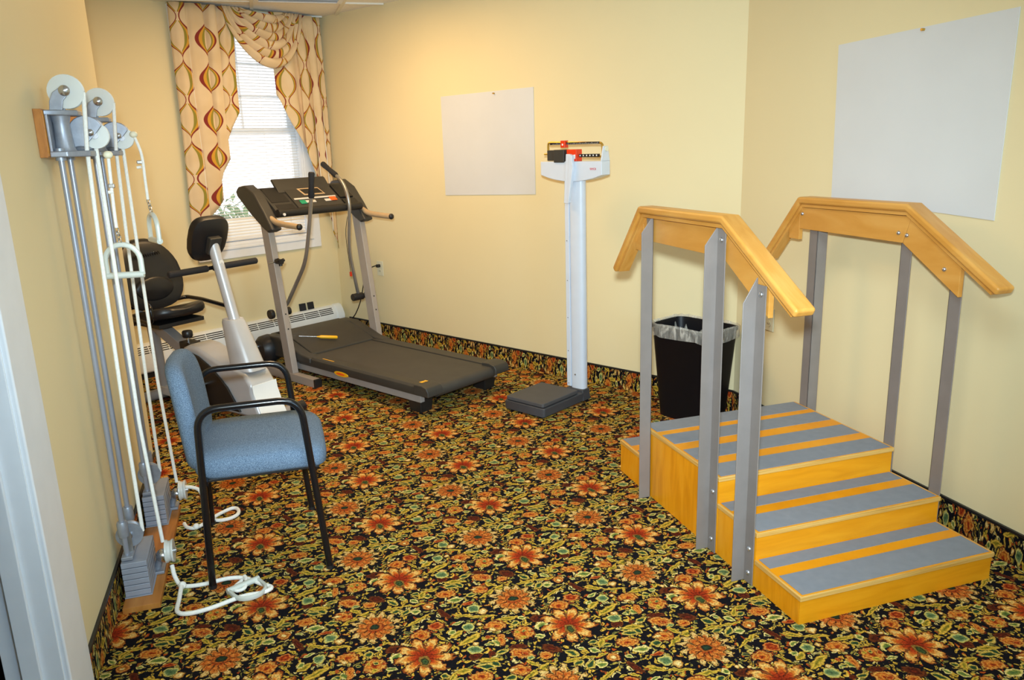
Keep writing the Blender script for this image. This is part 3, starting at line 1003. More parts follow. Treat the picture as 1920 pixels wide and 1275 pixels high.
for k in range(5): m.tube([(0, 0, 0), (.1 * math.cos(k * 1.3), .1 * math.sin(k * 1.3), .4), (.3 * math.cos(k * 1.3), .3 * math.sin(k * 1.3), 1.0)], [.02, .015, .006], 6)
m.build('stems', 'darkwood', sh)

# ------------------------------------------------------------------ training stairs
st = thing('training_stairs', 'wooden therapy training stairs with grey grip strips and two handrails', 'stairs', (1.866, 1.808, 0))
HW = .387
ply = .018
def steps_unit(sgn, pts):
    x = sgn * (HW - ply / 2)
    MB().prism(pts, 'x', x - ply / 2, x + ply / 2).build('side_panel', 'ply_side', st, bevel=.0012)
for sg in (-1, 1):
    steps_unit(sg, [(.004, 0), (.474, 0), (.474, .184), (.240, .184), (.240, .084), (.004, .084)])
    steps_unit(sg, [(.478, 0), (1.066, 0), (1.066, .287), (.478, .287)])
    steps_unit(sg, [(1.070, 0), (1.290, 0), (1.290, .134), (1.070, .134)])
IN = HW - ply - .0005
def riser(y, z0, z1): MB().bb(-HW, HW, y, y + .004 + ply * .0, z0, z1)
for y, z0, z1 in ((.0, 0, .083), (.236, .100, .183), (.474, .202, .287)):
    MB().bb(-HW + .0005, HW - .0005, y, y + .0035, z0, z1).build('riser', 'ply', st, bevel=.0008)
for y, z0, z1 in ((1.0665, .152, .287), (1.2905, 0, .134)):
    MB().bb(-HW + .0005, HW - .0005, y, y + .003, z0, z1).build('riser', 'ply', st, bevel=.0008)
def tread(y0, y1, z, strips):
    o = MB().bb(-HW - .003, HW + .003, y0, y1, z - ply + .001, z).build('tread', 'ply_edge', st, bevel=.002)
    MB().bb(-HW + .004, HW - .004, y0 + .004, y1 - .001, z, z + .0006).build('veneer', 'ply', o, smooth=False)
    for a, b in strips:
        MB().bb(-HW + .010, HW - .010, a, b, z + .0002, z + .0022).build('grip_strip', 'grip', o, smooth=False)
tread(-.006, .237, .101, [(.004, .121), (.170, .232)])
tread(.230, .475, .202, [(.240, .350), (.404, .470)])
tread(.468, 1.072, .305, [(.476, .582), (.643, .748), (.815, .918), (.962, 1.068)])
tread(1.072, 1.296, .153, [(1.074, 1.142), (1.203, 1.292)])

def bolt(x, y, z, sgn, p=st, r=.0095):
    MB().lathe([(r * 1.0, 0), (r, .002), (r * .8, .0055), (r * .4, .0075), (.0003, .008)], (0, 0, 0), 14, 'x')
    m = MB()
    prof = [(r, 0), (r, .002), (r * .8, .0055), (r * .4, .0075), (.0003, .008)]
    m.lathe([(a, b * sgn) for a, b in prof], (x, y, z), 14, 'x')
    return m.build('bolt', 'bolt', p)
posts = [(.992, 1, 1.203, 1.140, 1.10), (.527, -1, 1.206, 1.142, 1.10), (.292, -1, 1.064, .985, .95)]
for sg in (-1, 1):
    for k, (y, dr, zi, zo, zs) in enumerate(posts):
        xi = sg * (HW + .0035)
        m = MB()
        y2 = y + dr * .052
        m.bb(xi, xi + sg * .004, min(y, y2), max(y, y2), 0, zi if k < 2 else zi - .02)
        m.prism([(xi, 0), (xi + sg * .052, 0), (xi + sg * .052, zo), (xi + sg * .004, zi), (xi, zi)], 'y', y, y + dr * .004)
        po = m.build('rail_post', 'post', st, bevel=.0015)
        yb = y + dr * .028
        zz = [.04, .13] if k == 2 else ([.05, .24] if k == 1 else [.05, .24])
        for z in zz + [zi - .045 if k < 2 else zi - .05]:
            bolt(xi + sg * .004, yb, z, sg, po)
    # cap rail
    x0 = sg * (HW - .006)
    path = [(1.322, .955), (1.082, 1.238), (.470, 1.246), (.060, 1.002)]
    def sweep(name, w_, t_top, t_bot, ends, mat, bev, mid=None, sg=sg, x0=x0):
        P = [Vector((0, a, b)) for a, b in path]
        P[0] = P[0] + (P[1] - P[0]).normalized() * ends
        P[3] = P[3] + (P[2] - P[3]).normalized() * ends
        rings = []
        for i, p in enumerate(P):
            a = (P[i] - P[i - 1]).normalized() if i else (P[1] - P[0]).normalized()
            b = (P[i + 1] - P[i]).normalized() if i < 3 else a
            t_ = (a + b).normalized()
            n_ = Vector((0, t_.z, -t_.y))
            if n_.z < 0: n_ = -n_
            k_ = 1 / max(.5, t_.dot(b))
            hw = w_ / 2
            rings.append([p + n_ * (q[1] * k_) + Vector((x0 + q[0], 0, 0)) for q in ((-hw, -t_bot), (hw, -t_bot), (hw, -t_top), (-hw, -t_top))])
        return MB().loft(rings).build(name, mat, st, bevel=bev, seg=4)
    sweep('handrail', .074, 0, .030, 0, 'rail_wood', .0105)
    sweep('rail_strip', .050, .0305, .044, .02, 'rail_wood', .002)
    xa, xb = sorted((sg * (HW - .0005), sg * (HW - .019)))
    sk = [[(1.086, 1.192), (.468, 1.199), (.500, 1.100), (1.086, 1.100)],
          [(.467, 1.199), (.234, 1.057), (.234, .942), (.497, 1.099)],
          [(1.087, 1.188), (1.155, 1.106), (1.155, 1.052), (1.087, 1.052)]]
    for poly in sk:
        s_ = MB().prism(poly, 'x', xa, xb).build('rail_board', 'rail_wood', st, bevel=.0015)
    xin = sg * (HW - .019)
    for y, z in ((1.07, 1.165), (.520, 1.135), (.480, 1.130), (.300, 1.030)):
        bolt(xin, y, z, -sg, st, .008)

# ------------------------------------------------------------------ beam scale
sc = thing('beam_scale', 'white medical beam scale with a dark grey platform standing by the wall', 'scale', (1.4665, 4.1065, 0), 239)
MB().prism([(-.148, -.19), (.148, -.19), (.148, .178), (.135, .186), (-.135, .186), (-.148, .178)], 'z', .008, .060).build('base', 'scale_black', sc, bevel=.006, seg=3)
MB().prism([(-.138, -.145), (.138, -.145), (.138, .172), (.130, .180), (-.130, .180), (-.138, .172)], 'z', .063, .086).build('platform', 'scale_mat', sc, bevel=.005, seg=3)
MB().box((-.085, -.215, .042), (.135, .075, .068), taper=.9).build('column_foot', 'scale_black', sc, bevel=.006)
for x, y in ((-.12, .16), (.12, .16), (-.12, -.16), (.12, -.16)):
    MB().cyl((x, y, .004), .014, .008, 14).build('foot', 'tm_black', sc)
ring = []
m = MB()
def colsec(z): # rounded column section
    o = []
    for k in range(20):
        a = 2 * PI * k / 20
        ca, sa = math.cos(a), math.sin(a)
        o.append((-.092 + .048 * math.copysign(abs(ca) ** .6, ca), -.222 + .030 * math.copysign(abs(sa) ** .6, sa), z))
    return o
m.loft([colsec(.076), colsec(1.30)])
col = m.build('column', 'scale_white', sc)
MB().bb(-.052, -.024, -.200, -.190, .082, 1.36).build('height_rod', 'scale_white', col, bevel=.002)
for z in (.1, .3, .5, .72, .95): MB().cyl((-.038, -.1888, z), .003, .003, 8, 'y').build('rivet', 'bolt', col)
bolt_o = MB().lathe([(.006, 0), (.005, .004), (.0003, .006)], (-.085, -.1925, .16), 12, 'y').build('screw', 'bolt', col)
# head: shallow tray with curved lower edge
pts = [(.133, 1.392), (.133, 1.318)]
for k in range(1, 8):
    t_ = k / 8
    x = .133 - t_ * .422
    pts.append((x, 1.318 - .036 * math.sin(PI * t_) ** .8))
pts += [(-.289, 1.318), (-.289, 1.392)]
hd = MB().prism(pts, 'y', -.255, -.175).build('head', 'scale_white', sc, bevel=.003)
MB().prism([(-.255, 1.392), (-.175, 1.392), (-.195, 1.47), (-.235, 1.47)], 'x', -.289, -.281).build('beam_bracket', 'scale_white', hd, bevel=.002)
MB().cyl((-.292, -.215, 1.455), .013, .012, 14, 'x').build('bracket_knob', 'cream', hd)
# beam frame
yb = -.212
fr = MB().tube(fillet([(-.270, yb, 1.415), (-.270, yb, 1.487), (.105, yb, 1.497), (.105, yb, 1.428), (-.26, yb, 1.415)], .02), .006, 8).build('beam_frame', 'brass', sc)
MB().bb(-.252, .085, yb + .004, yb + .008, 1.482, 1.494).build('upper_scale_bar', 'tm_black', fr, smooth=False)
MB().bb(-.255, .095, yb + .004, yb + .009, 1.413, 1.430).build('lower_scale_bar', 'tm_black', fr, smooth=False)
tk = MB()
for k in range(40): tk.bb(-.245 + k * .008, -.2435 + k * .008, yb + .0082, yb + .0086, 1.484, 1.484 + (.007 if k % 5 == 0 else .004))
for k in range(6): tk.bb(-.240 + k * .022, -.233 + k * .022, yb + .0092, yb + .0096, 1.418, 1.426)
tk.build('tick_marks', 'whitetext', fr, smooth=False)
MB().bb(-.030, .0, yb - .012, yb + .022, 1.466, 1.505).build('small_poise', 'red', fr, bevel=.002)
MB().bb(-.020, -.010, yb + .0222, yb + .0226, 1.478, 1.488).build('poise_window', 'whitetext', fr, smooth=False)
MB().bb(.038, .090, yb - .02, yb + .03, 1.396, 1.454).build('poise', 'tm_dark', fr, bevel=.003)
MB().bb(-.040, .032, yb - .025, yb + .045, 1.386, 1.456).build('poise', 'tm_dark', fr, bevel=.003)
pr = MB().bb(-.118, -.052, yb - .02, yb + .034, 1.392, 1.456).build('red_poise', 'red', fr, bevel=.002)
MB().bb(-.112, -.100, yb + .0342, yb + .0346, 1.405, 1.428).bb(-.094, -.086, yb + .0342, yb + .0346, 1.405, 1.428).build('poise_numbers', 'whitetext', pr, smooth=False)
MB().cyl((.118, yb, 1.432), .005, .03, 10, 'x').build('balance_screw', 'brass', fr)
# folded measuring arm in front of the head
am = MB().prism([(-.090, 1.432), (-.060, 1.432), (-.042, 1.165), (-.070, 1.160)], 'y', -.168, -.160).build('measuring_arm', 'scale_white', sc, bevel=.002)
MB().prism([(-.105, 1.425), (-.088, 1.432), (-.072, 1.165), (-.080, 1.165), (-.112, 1.36)], 'y', -.174, -.152).build('arm_flange', 'scale_white', am, bevel=.002)
def lettering(text, size, loc, rot, mat, parent, ext=.0004, name='lettering'):
    cu = bpy.data.curves.new(name, 'FONT')
    cu.body = text
    cu.size = size
    cu.extrude = ext
    cu.align_x = 'CENTER'
    cu.align_y = 'CENTER'
    tmp = bpy.data.objects.new('tmp', cu)
    COL.objects.link(tmp)
    dg = bpy.context.evaluated_depsgraph_get()
    me = bpy.data.meshes.new_from_object(tmp.evaluated_get(dg))
    me.name = name
    bpy.data.objects.remove(tmp)
    me.materials.clear()
    me.materials.append(M[mat])
    o = bpy.data.objects.new(name, me)
    COL.objects.link(o)
    o.parent = parent
    o.location = loc
    o.rotation_euler = rot
    return o
lettering('seca', .024, (-.232, -.1745, 1.353), (rad(90), 0, PI), 'redtext', hd, name='logo')

# ------------------------------------------------------------------ treadmill
tm = thing('treadmill', 'dark grey folding treadmill with swinging arm poles along the wall', 'treadmill', (1.067, 4.362, 0), -31)
for sg in (-1, 1):
    pf = [(.236, .120), (.333, .112), (.337, .135), (.333, .160), (.318, .172), (.240, .168)]
    MB().prism([(sg * a, b) for a, b in pf], 'y', .06, 1.24).build('foot_rail', 'tm_dark', tm, bevel=.003)
    MB().bb(sg * .295, sg * .327, .05, 1.30, .070, .113).build('frame_rail', 'tm_rail', tm, bevel=.002)
    cap = [(-.035, .118), (-.035, .150), (-.020, .172), (.02, .182), (.085, .180), (.085, .118)]
    MB().prism(cap, 'x', sg * .222, sg * .345).build('end_cap', 'tm_dark', tm, bevel=.006, seg=3)
    MB().box((sg * .270, .115, .058), (.105, .115, .116), Matrix.Rotation(PI, 3, 'X'), taper=.82).build('rear_foot', 'tm_black', tm, bevel=.004)
bp = []
for k in range(9):
    a = PI / 2 + PI * k / 8
    bp.append((.020 + .036 * math.cos(a), .126 + .036 * math.sin(a)))
MB().prism([(1.26, .162)] + bp + [(1.26, .090)], 'x', -.238, .238).build('belt', 'belt', tm, bevel=.001)
hp = [(1.185, .120), (1.185, .172), (1.215, .186), (1.33, .225), (1.46, .262), (1.58, .272), (1.68, .245), (1.735, .19), (1.74, .10)]
hood = MB().prism(hp, 'x', -.262, .262).build('motor_hood', 'tm_dark', tm, bevel=.008, seg=3)
for sg in (-1, 1):
    sp = [(1.10, .172), (1.20, .182), (1.33, .222), (1.46, .262), (1.60, .262), (1.70, .22), (1.72, .12), (1.10, .13)]
    MB().prism(sp, 'x', sg * .264, sg * .345).build('hood_shoulder', 'tm_dark', hood, bevel=.012, seg=3)
    MB().bb(sg * .345, sg * .395, 1.0, 1.66, 0, .055).build('foot_bar', 'tm_grey', tm, bevel=.003)
    MB().bb(sg * .344, sg * .396, .985, 1.002, -.0, .056).build('bar_cap', 'tm_black', tm, bevel=.002)
    # upright, leaning forwards
    a, b = Vector((sg * .37, 1.275, .05)), Vector((sg * .37, 1.405, 1.06))
    t_ = (b - a).normalized()
    f_ = Vector((0, t_.z, -t_.y))
    rings = []
    for p in (a, b):
        rings.append([p + Vector((q[0] * .022, 0, 0)) + f_ * q[1] * .040 for q in ((-1, -1), (1, -1), (1, 1), (-1, 1))])
    up = MB().loft(rings).build('upright', 'tm_grey', tm, bevel=.004)
    for z in (.30, .40):
        p = a + t_ * z
        MB().cyl(p - f_ * .0405, .005, .003, 8, 'y').build('bolt_hole', 'tm_black', up)
    # console shoulder
    sh_ = [(1.275, 1.005), (1.335, .985), (1.40, 1.02), (1.52, 1.10), (1.66, 1.21), (1.675, 1.245), (1.64, 1.275), (1.56, 1.285), (1.46, 1.235), (1.36, 1.12)]
    MB().prism(sh_, 'x', sg * .332, sg * .412).build('console_shoulder', 'tm_dark', tm, bevel=.014, seg=3)
    hpth = spline([(sg * .37, 1.345, 1.075), (sg * .37, 1.28, 1.052), (sg * .37, 1.20, 1.043), (sg * .37, 1.035, 1.035)], 5)
    gh = MB().tube(hpth, .019, 12).build('hand_grip', 'tan', tm)
    MB().ball((sg * .37, 1.032, 1.035), .0205, 12, (1, .8, 1)).build('grip_cap', 'tm_black', gh)
# console
cp = [(1.315, 1.085), (1.335, 1.075), (1.40, 1.105), (1.56, 1.215), (1.575, 1.245), (1.545, 1.262), (1.50, 1.245), (1.325, 1.118)]
con = MB().prism(cp, 'x', -.335, .335).build('console', 'tm_dark', tm, bevel=.006)
def on_console(u, lift):   # u 0 rear edge .. 1 front edge of the sloped top
    a, b = Vector((0, 1.325, 1.118)), Vector((0, 1.50, 1.245))
    n_ = Vector((0, -(b - a).z, (b - a).y)).normalized()
    return a + (b - a) * u + n_ * lift
def con_plate(name, x0, x1, u0, u1, lift, mat, par=con, th=.004, skew=0):
    m = MB()
    q = []
    for l in (lift - th, lift):
        for x, u, sk_ in ((x0, u0, 0), (x1, u0, 0), (x1, u1, skew), (x0, u1, skew)):
            p = on_console(u, l)
            q.append((x + sk_, p.y, p.z))
    m.add(q, [(3, 2, 1, 0), (4, 5, 6, 7), (0, 1, 5, 4), (1, 2, 6, 5), (2, 3, 7, 6), (3, 0, 4, 7)])
    return m.build(name, mat, par, bevel=.001)
hump = MB().prism([(1.465, 1.225), (1.50, 1.235), (1.560, 1.305), (1.548, 1.315), (1.530, 1.305)], 'x', -.215, .205).build('book_rest', 'tm_dark', con, bevel=.004)
con_plate('centre_panel', -.165, .20, .02, 1.0, .010, 'tm_dark', th=.012)
con_plate('cup_holder', -.320, -.185, .40, 1.1, .003, 'tm_black', th=.006)
con_plate('cup_holder', .215, .325, .35, 1.0, .013, 'tm_black', th=.016)
con_plate('tray', -.310, -.180, .03, .30, .002, 'tm_black', th=.006)
con_plate('tray', .215, .325, .02, .26, .012, 'tm_black', th=.016)
dp = con_plate('display_frame', -.05, .12, .58, .92, .013, 'tan', th=.003, skew=-.02)
con_plate('display', -.038, .108, .63, .87, .0145, 'tm_black', dp, .003, -.016)
con_plate('label_strip', -.150, .185, .40, .47, .0125, 'label', th=.003)
con_plate('button_strip', -.100, .0, .22, .33, .0125, 'label', th=.003)
con_plate('button_strip', .075, .13, .22, .33, .0125, 'label', th=.003)
con_plate('start_button', -.125, -.080, .17, .34, .0155, 'green_btn', th=.004)
con_plate('stop_button', .120, .172, .22, .40, .0155, 'orange_btn', th=.004)
MB().tube([(-.335, 1.315, 1.105), (.335, 1.315, 1.105)], .026, 12).build('cross_bar', 'tm_black', con)
MB().cyl((-.305, 1.286, 1.098), .009, .01, 12, 'y').build('key_clip', 'whitetext', con)
# swinging arm poles
pl = [(-.318, 1.435, .445), (-.305, 1.36, .50), (-.305, 1.10, .80), (-.305, 1.035, .985), (-.305, .972, 1.21), (-.305, .945, 1.365)]
pth = fillet(pl, .09, 6)
po = MB().tube(pth, .0125, 12).build('arm_pole', 'steel', tm)
g = [Vector(pl[4]).lerp(Vector(pl[5]), t_) for t_ in (.0, .06, .5, .94, 1)]
MB().tube(g, [.016, .020, .0165, .020, .017], 12).build('pole_grip', 'foam', po)
pr_ = [(.322, 1.405, .455), (.285, 1.375, .545), (.225, 1.345, .795), (.205, 1.268, 1.145), (.205, 1.322, 1.278), (.212, 1.552, 1.400)]
po2 = MB().tube(fillet(pr_, .09, 6), .0125, 12).build('arm_pole', 'steel', tm)
g = [Vector(pr_[4]).lerp(Vector(pr_[5]), t_) for t_ in (.32, .36, .66, .97, 1)]
MB().tube(g, [.016, .020, .0165, .020, .017], 12).build('pole_grip', 'foam', po2)
for sg in (-1, 1):
    MB().cyl((sg * .31, 1.40, .445), .027, .09, 16, 'x').build('pole_pivot', 'tm_black', tm, bevel=.004)
    MB().lathe([(.03, -.02), (.033, -.01), (.03, .008), (.016, .014)], (sg * .405, 1.395, .445), 16, 'x').build('pivot_knob', 'tm_black', tm)
kn = MB()
for k in range(3):
    a = 2 * PI * k / 3 + .4
    kn.tube([(-.37, 1.285, .80), (-.37 + .028 * math.cos(a), 1.28, .80 + .028 * math.sin(a))], [.014, .011], 10)
kn.tube([(-.37, 1.33, .80), (-.37, 1.27, .80)], .018, 12)
kn.build('height_knob', 'tm_black', tm)
MB().tube([(-.395, 1.31, .80), (-.44, 1.31, .795)], .004, 8).build('lock_pin', 'chrome', tm)
# drive pulley guard on the near front side
MB().lathe([(.03, -.055), (.07, -.05), (.095, -.02), (.10, .03), (.09, .075), (.05, .085)], (-.36, 1.60, .165), 22, 'x').build('pulley_guard', 'tm_black', tm)
MB().cyl((-.425, 1.62, .19), .022, .03, 12, 'x').build('tension_bolt', 'chrome', tm)
ov = MB()
rg = []
for l in (0, .010):
    rg.append([(-.3275 - l, .78 + (.075 - l * .5) * math.cos(2 * PI * k / 20), .118 + (.020 - l * .4) * math.sin(2 * PI * k / 20)) for k in range(20)])
ov.loft(rg)
ovo = ov.build('release_handle', 'yellow', tm)
MB().loft([[(-.3378 - l, .785 + .045 * math.cos(2 * PI * k / 16), .118 + .008 * math.sin(2 * PI * k / 16)) for k in range(16)] for l in (0, .001)]).build('handle_recess', 'orange_btn', ovo)
MB().bb(-.300, -.292, .90, 1.02, .1722, .1726).build('lettering', 'yellow', tm, smooth=False)
MB().bb(-.300, -.272, .06, .085, .1822, .1826).bb(-.268, -.25, .06, .085, .1822, .1826).build('warning_label', 'yellow', tm, smooth=False)
# safety cord with a red clip
so = MB().tube(spline([(.34, 1.45, 1.10), (.325, 1.50, .9), (.318, 1.47, .62)], 8), .0022, 6).build('safety_cord', 'tm_black', tm)
MB().box((.318, 1.47, .605), (.016, .014, .034)).build('safety_clip', 'red', so, bevel=.003)

# screwdriver left on the hood
sdv = thing('screwdriver', 'yellow handled screwdriver lying on the treadmill motor hood', 'screwdriver', (1.067, 4.362, 0), -31)
A_, B_ = Vector((-.225, 1.385, .2585)), Vector((.005, 1.255, .2215))
d_ = (B_ - A_).normalized()
MB().tube([A_, A_ + d_ * .13], .0026, 8).build('shaft', 'chrome', sdv)
MB().tube([A_ + d_ * .12, A_ + d_ * .135, A_ + d_ * .15, A_ + d_ * .255, A_ + d_ * .262], [.004, .006, .0115, .0115, .008], 10).build('grip', 'yellow', sdv)

# power cord from the outlet to the treadmill
def bw(s_, off, z): # point by the back wall
    return Vector((CB[0] + .515 * s_ - .857 * off, CB[1] - .857 * s_ - .515 * off, z))
pc = [bw(.545, .018, .594), bw(.53, .05, .594), bw(.48, .075, .56), bw(.43, .085, .46), bw(.36, .08, .30), bw(.25, .075, .16), bw(.16, .10, .112), bw(.10, .17, .118), bw(.12, .25, .128)]
cd = MB().tube(spline(pc, 6), .0042, 8).build('power_cord', 'tm_black')
tag(cd, 'thin black power cord running from the outlet down behind the treadmill', 'cord')
MB().box(bw(.545, .022, .594), (.03, .026, .024), Matrix.Rotation(-rad(149), 3, 'Z')).build('plug', 'tm_black', cd, bevel=.004)
lp = [bw(.16 + .05 * math.cos(a), .15 + .06 * math.sin(a * 1.0), .112 + .012 * math.sin(2 * a)) for a in [2 * PI * k / 14 for k in range(15)]]
MB().tube(lp, .004, 6).build('cord_coil', 'tm_black', cd)

# ------------------------------------------------------------------ recumbent exercise bike
bk = thing('exercise_bike', 'silver and black recumbent exercise bike below the curtained window', 'exercise bike', (-.70, 5.205, 0), 142)
for y, x in ((0, .27), (1.0, .24)):
    s_ = MB().tube([(-x, y, .034), (x, y, .034)], .032, 14).build('stabilizer', 'tm_rail', bk)
    for sg in (-1, 1): MB().cyl((sg * x, y, .034), .034, .04, 14, 'x').build('end_cap', 'black_plastic', s_)
MB().bb(-.032, .032, 0, .98, .03, .085).build('main_beam', 'silver', bk, bevel=.005)
MB().tube([(0, 0, .05), (0, -.03, .50)], .034, 16).build('seat_post', 'tm_rail', bk)
a, b = Vector((0, -.05, .515)), Vector((0, .42, .30))
t_ = (b - a).normalized()
n_ = Vector((0, -t_.z, t_.y))
MB().loft([[p + Vector((q[0] * .034, 0, 0)) + n_ * q[1] * .034 for q in ((-1, -1), (1, -1), (1, 1), (-1, 1))] for p in (a, b)]).build('seat_rail', 'tm_rail', bk, bevel=.004)
MB().bb(-.04, .04, .30, .40, .335, .41).build('rail_clamp', 'tm_black', bk, bevel=.004)
kb = MB().tube([(0, .335, .39), (0, .335, .44)], .009, 10).build('knob_stem', 'chrome', bk)
MB().lathe([(.026, -.02), (.031, -.012), (.031, .012), (.026, .02), (.018, .021)], (0, .335, .452), 18).build('knob', 'black_plastic', kb)
# saddle
def pad(rings_fn, n=28): pass
sv = []
for k in range(7):
    t_ = k / 6
    th = [(-.040, .80), (-.034, .93), (-.018, 1.0), (.0, 1.0), (.016, .96), (.026, .85), (.030, .62)][k]
    ring = []
    for j in range(32):
        a = 2 * PI * j / 32
        ca, sa = math.cos(a), math.sin(a)
        x = .205 * math.copysign(abs(ca) ** .65, ca) * th[1]
        y = .19 * math.copysign(abs(sa) ** .65, sa) * th[1]
        x *= 1 - .12 * (y / .19)
        z = th[0] + .045 * (y / .19) - .012 * math.cos(x / .205 * PI) * (1 if th[0] > 0 else .3)
        ring.append((x, .165 + y, .565 + z))
    sv.append(ring)
MB().loft(sv).build('seat', 'black_soft', bk)
MB().bb(-.15, .15, .03, .30, .505, .53).build('seat_plate', 'tm_black', bk, bevel=.004)
# backrest
bv = []
for d, k in ((-.035, .86), (-.025, .97), (0, 1.0), (.02, .97), (.032, .86), (.036, .6), (.030, .3)):
    ring = []
    for j in range(36):
        a = 2 * PI * j / 36
        ca, sa = math.cos(a), math.sin(a)
        hw = .205 - .055 * max(0, sa) ** 1.2 * 1.0
        x = hw * math.copysign(abs(ca) ** .7, ca) * k
        z = .215 * math.copysign(abs(sa) ** .75, sa) * k
        y = d - .06 * (x / .2) ** 2 * -1 * .5
        if k < .5: y += .012 * math.exp(-((z + .09) / .08) ** 2)
        yy = y - .10 * (z / .215) * .5
        ring.append((x, -.005 + yy, .790 + z))
    bv.append(ring)
br = MB().loft(bv).build('backrest', 'black_soft', bk)
lb = []
for k in range(6):
    r = math.cos(k / 5 * PI / 2)
    lb.append([(.125 * (.35 + .65 * r) * math.cos(2 * PI * j / 24), .030 + .022 * (k / 5) + .032, .705 + .075 * (.3 + .7 * r) * math.sin(2 * PI * j / 24)) for j in range(24)])
MB().loft(lb).build('lumbar_pad', 'black_soft', br)
for sx in (-.07, .07): MB().bb(sx - .018, sx + .018, -.03, -.012, .51, .62).build('back_strut', 'silver', bk, bevel=.003)
# seat side handles
for sg in (-1, 1):
    hp_ = fillet([(sg * .10, -.02, .60), (sg * .255, -.02, .605), (sg * .265, .12, .60), (sg * .265, .40, .575), (sg * .265, .435, .60), (sg * .265, .43, .665), (sg * .255, .395, .68)], .03, 4)
    MB().tube(hp_, .013, 10).build('side_handle', 'black_metal', bk)
# body shroud: side silhouette, rounded
sp = [(.36, .34), (.40, .395), (.46, .418), (.54, .41), (.64, .375), (.74, .345), (.86, .335), (.95, .31), (1.0, .245), (1.0, .20), (1.03, .12), (1.06, .055), (.40, .055), (.34, .15), (.335, .26)]
MB().prism(sp, 'x', -.085, .085).build('shroud', 'silver', bk, bevel=.022, seg=4)
dk = [(.35, .33), (.40, .372), (.46, .385), (.56, .365), (.68, .31), (.80, .215), (.90, .08), (.42, .075), (.36, .16), (.345, .26)]
for sg in (-1, 1):
    MB().prism(dk, 'x', sg * .085, sg * .100).build('side_cover', 'tm_black', bk, bevel=.008, seg=3)
    ck = MB().cyl((sg * .118, .60, .205), .020, .04, 14, 'x').build('crank_hub', 'chrome', bk)
    MB().box((sg * .135, .585 + .0 * sg, .205 - sg * .085), (.014, .026, .17), Matrix.Rotation(sg * rad(8), 3, 'X')).build('crank_arm', 'steel', ck, bevel=.004)
    MB().box((sg * .19, .57, .205 - sg * .165), (.095, .085, .024)).build('pedal', 'black_plastic', ck, bevel=.006)
nz = [(1.002, .245), (1.008, .20), (1.038, .12), (1.072, .05), (1.078, .055), (1.046, .125), (1.016, .205), (1.010, .25)]
MB().prism(nz, 'x', -.082, .082).build('nose_panel', 'heater', bk, bevel=.003)
# mast with cover, handlebar and console
mc = []
for y, z, hx, hy in ((.885, .315, .075, .095), (.850, .42, .067, .082), (.800, .575, .055, .058), (.795, .594, .048, .050)):
    mc.append([(hx * math.copysign(abs(math.cos(2 * PI * k / 20)) ** .6, math.cos(2 * PI * k / 20)), y + hy * math.copysign(abs(math.sin(2 * PI * k / 20)) ** .6, math.sin(2 * PI * k / 20)), z) for k in range(20)])
MB().loft(mc).build('mast_cover', 'silver', bk)
ms = MB().tube([(0, .83, .50), (0, .695, 1.005)], .031, 16).build('mast', 'silver', bk)
MB().cyl((.0, .752, .905), .016, .002, 14, 'y').build('badge', 'whitetext', ms)
hb = MB().tube([(-.275, .685, .875), (.275, .685, .875)], .011, 12).build('handlebar', 'black_metal', bk)
for sg in (-1, 1): MB().tube([(sg * .045, .685, .875), (sg * .05, .685, .875), (sg * .28, .685, .875), (sg * .285, .685, .875)], [.015, .0185, .0185, .014], 12).build('bar_grip', 'foam', hb)
MB().tube([(0, .685, .875), (0, .735, .87)], .02, 10).build('bar_clamp', 'tm_black', hb)
# console seen from behind
cs = []
for d, k in ((-.030, .86), (-.022, .97), (-.004, 1.0), (.018, .95), (.034, .72), (.040, .45)):
    ring = []
    for j in range(28):
        a = 2 * PI * j / 28
        ca, sa = math.cos(a), math.sin(a)
        x = .120 * math.copysign(abs(ca) ** .55, ca) * k * (1 - .22 * max(0, -sa))
        z = .135 * math.copysign(abs(sa) ** .55, sa) * k
        p = Matrix.Rotation(rad(-24), 3, 'X') @ Vector((x, d, z))
        ring.append((x, .655 + p.y, 1.035 + p.z))
    cs.append(ring)
cn = MB().loft(cs).build('console', 'black_plastic', bk)
MB().box((0, .70, 1.0), (.075, .035, .10), Matrix.Rotation(rad(-24), 3, 'X')).build('console_bracket', 'tm_dark', cn, bevel=.006)
sq = []
for k in range(60):
    t_ = k / 59
    sq.append((.085 - .17 * t_, .0445 - .020 * t_ * 0 + .0 * k, .902 + .010 * math.sin(k * 1.25) + .014 * t_))
MB().tube([(x, y - .112 * (z - .79) * .45 - .018 + .15 * x * x, z) for x, y, z in sq], .0022, 6).build('embossed_script', 'black_metal', br)

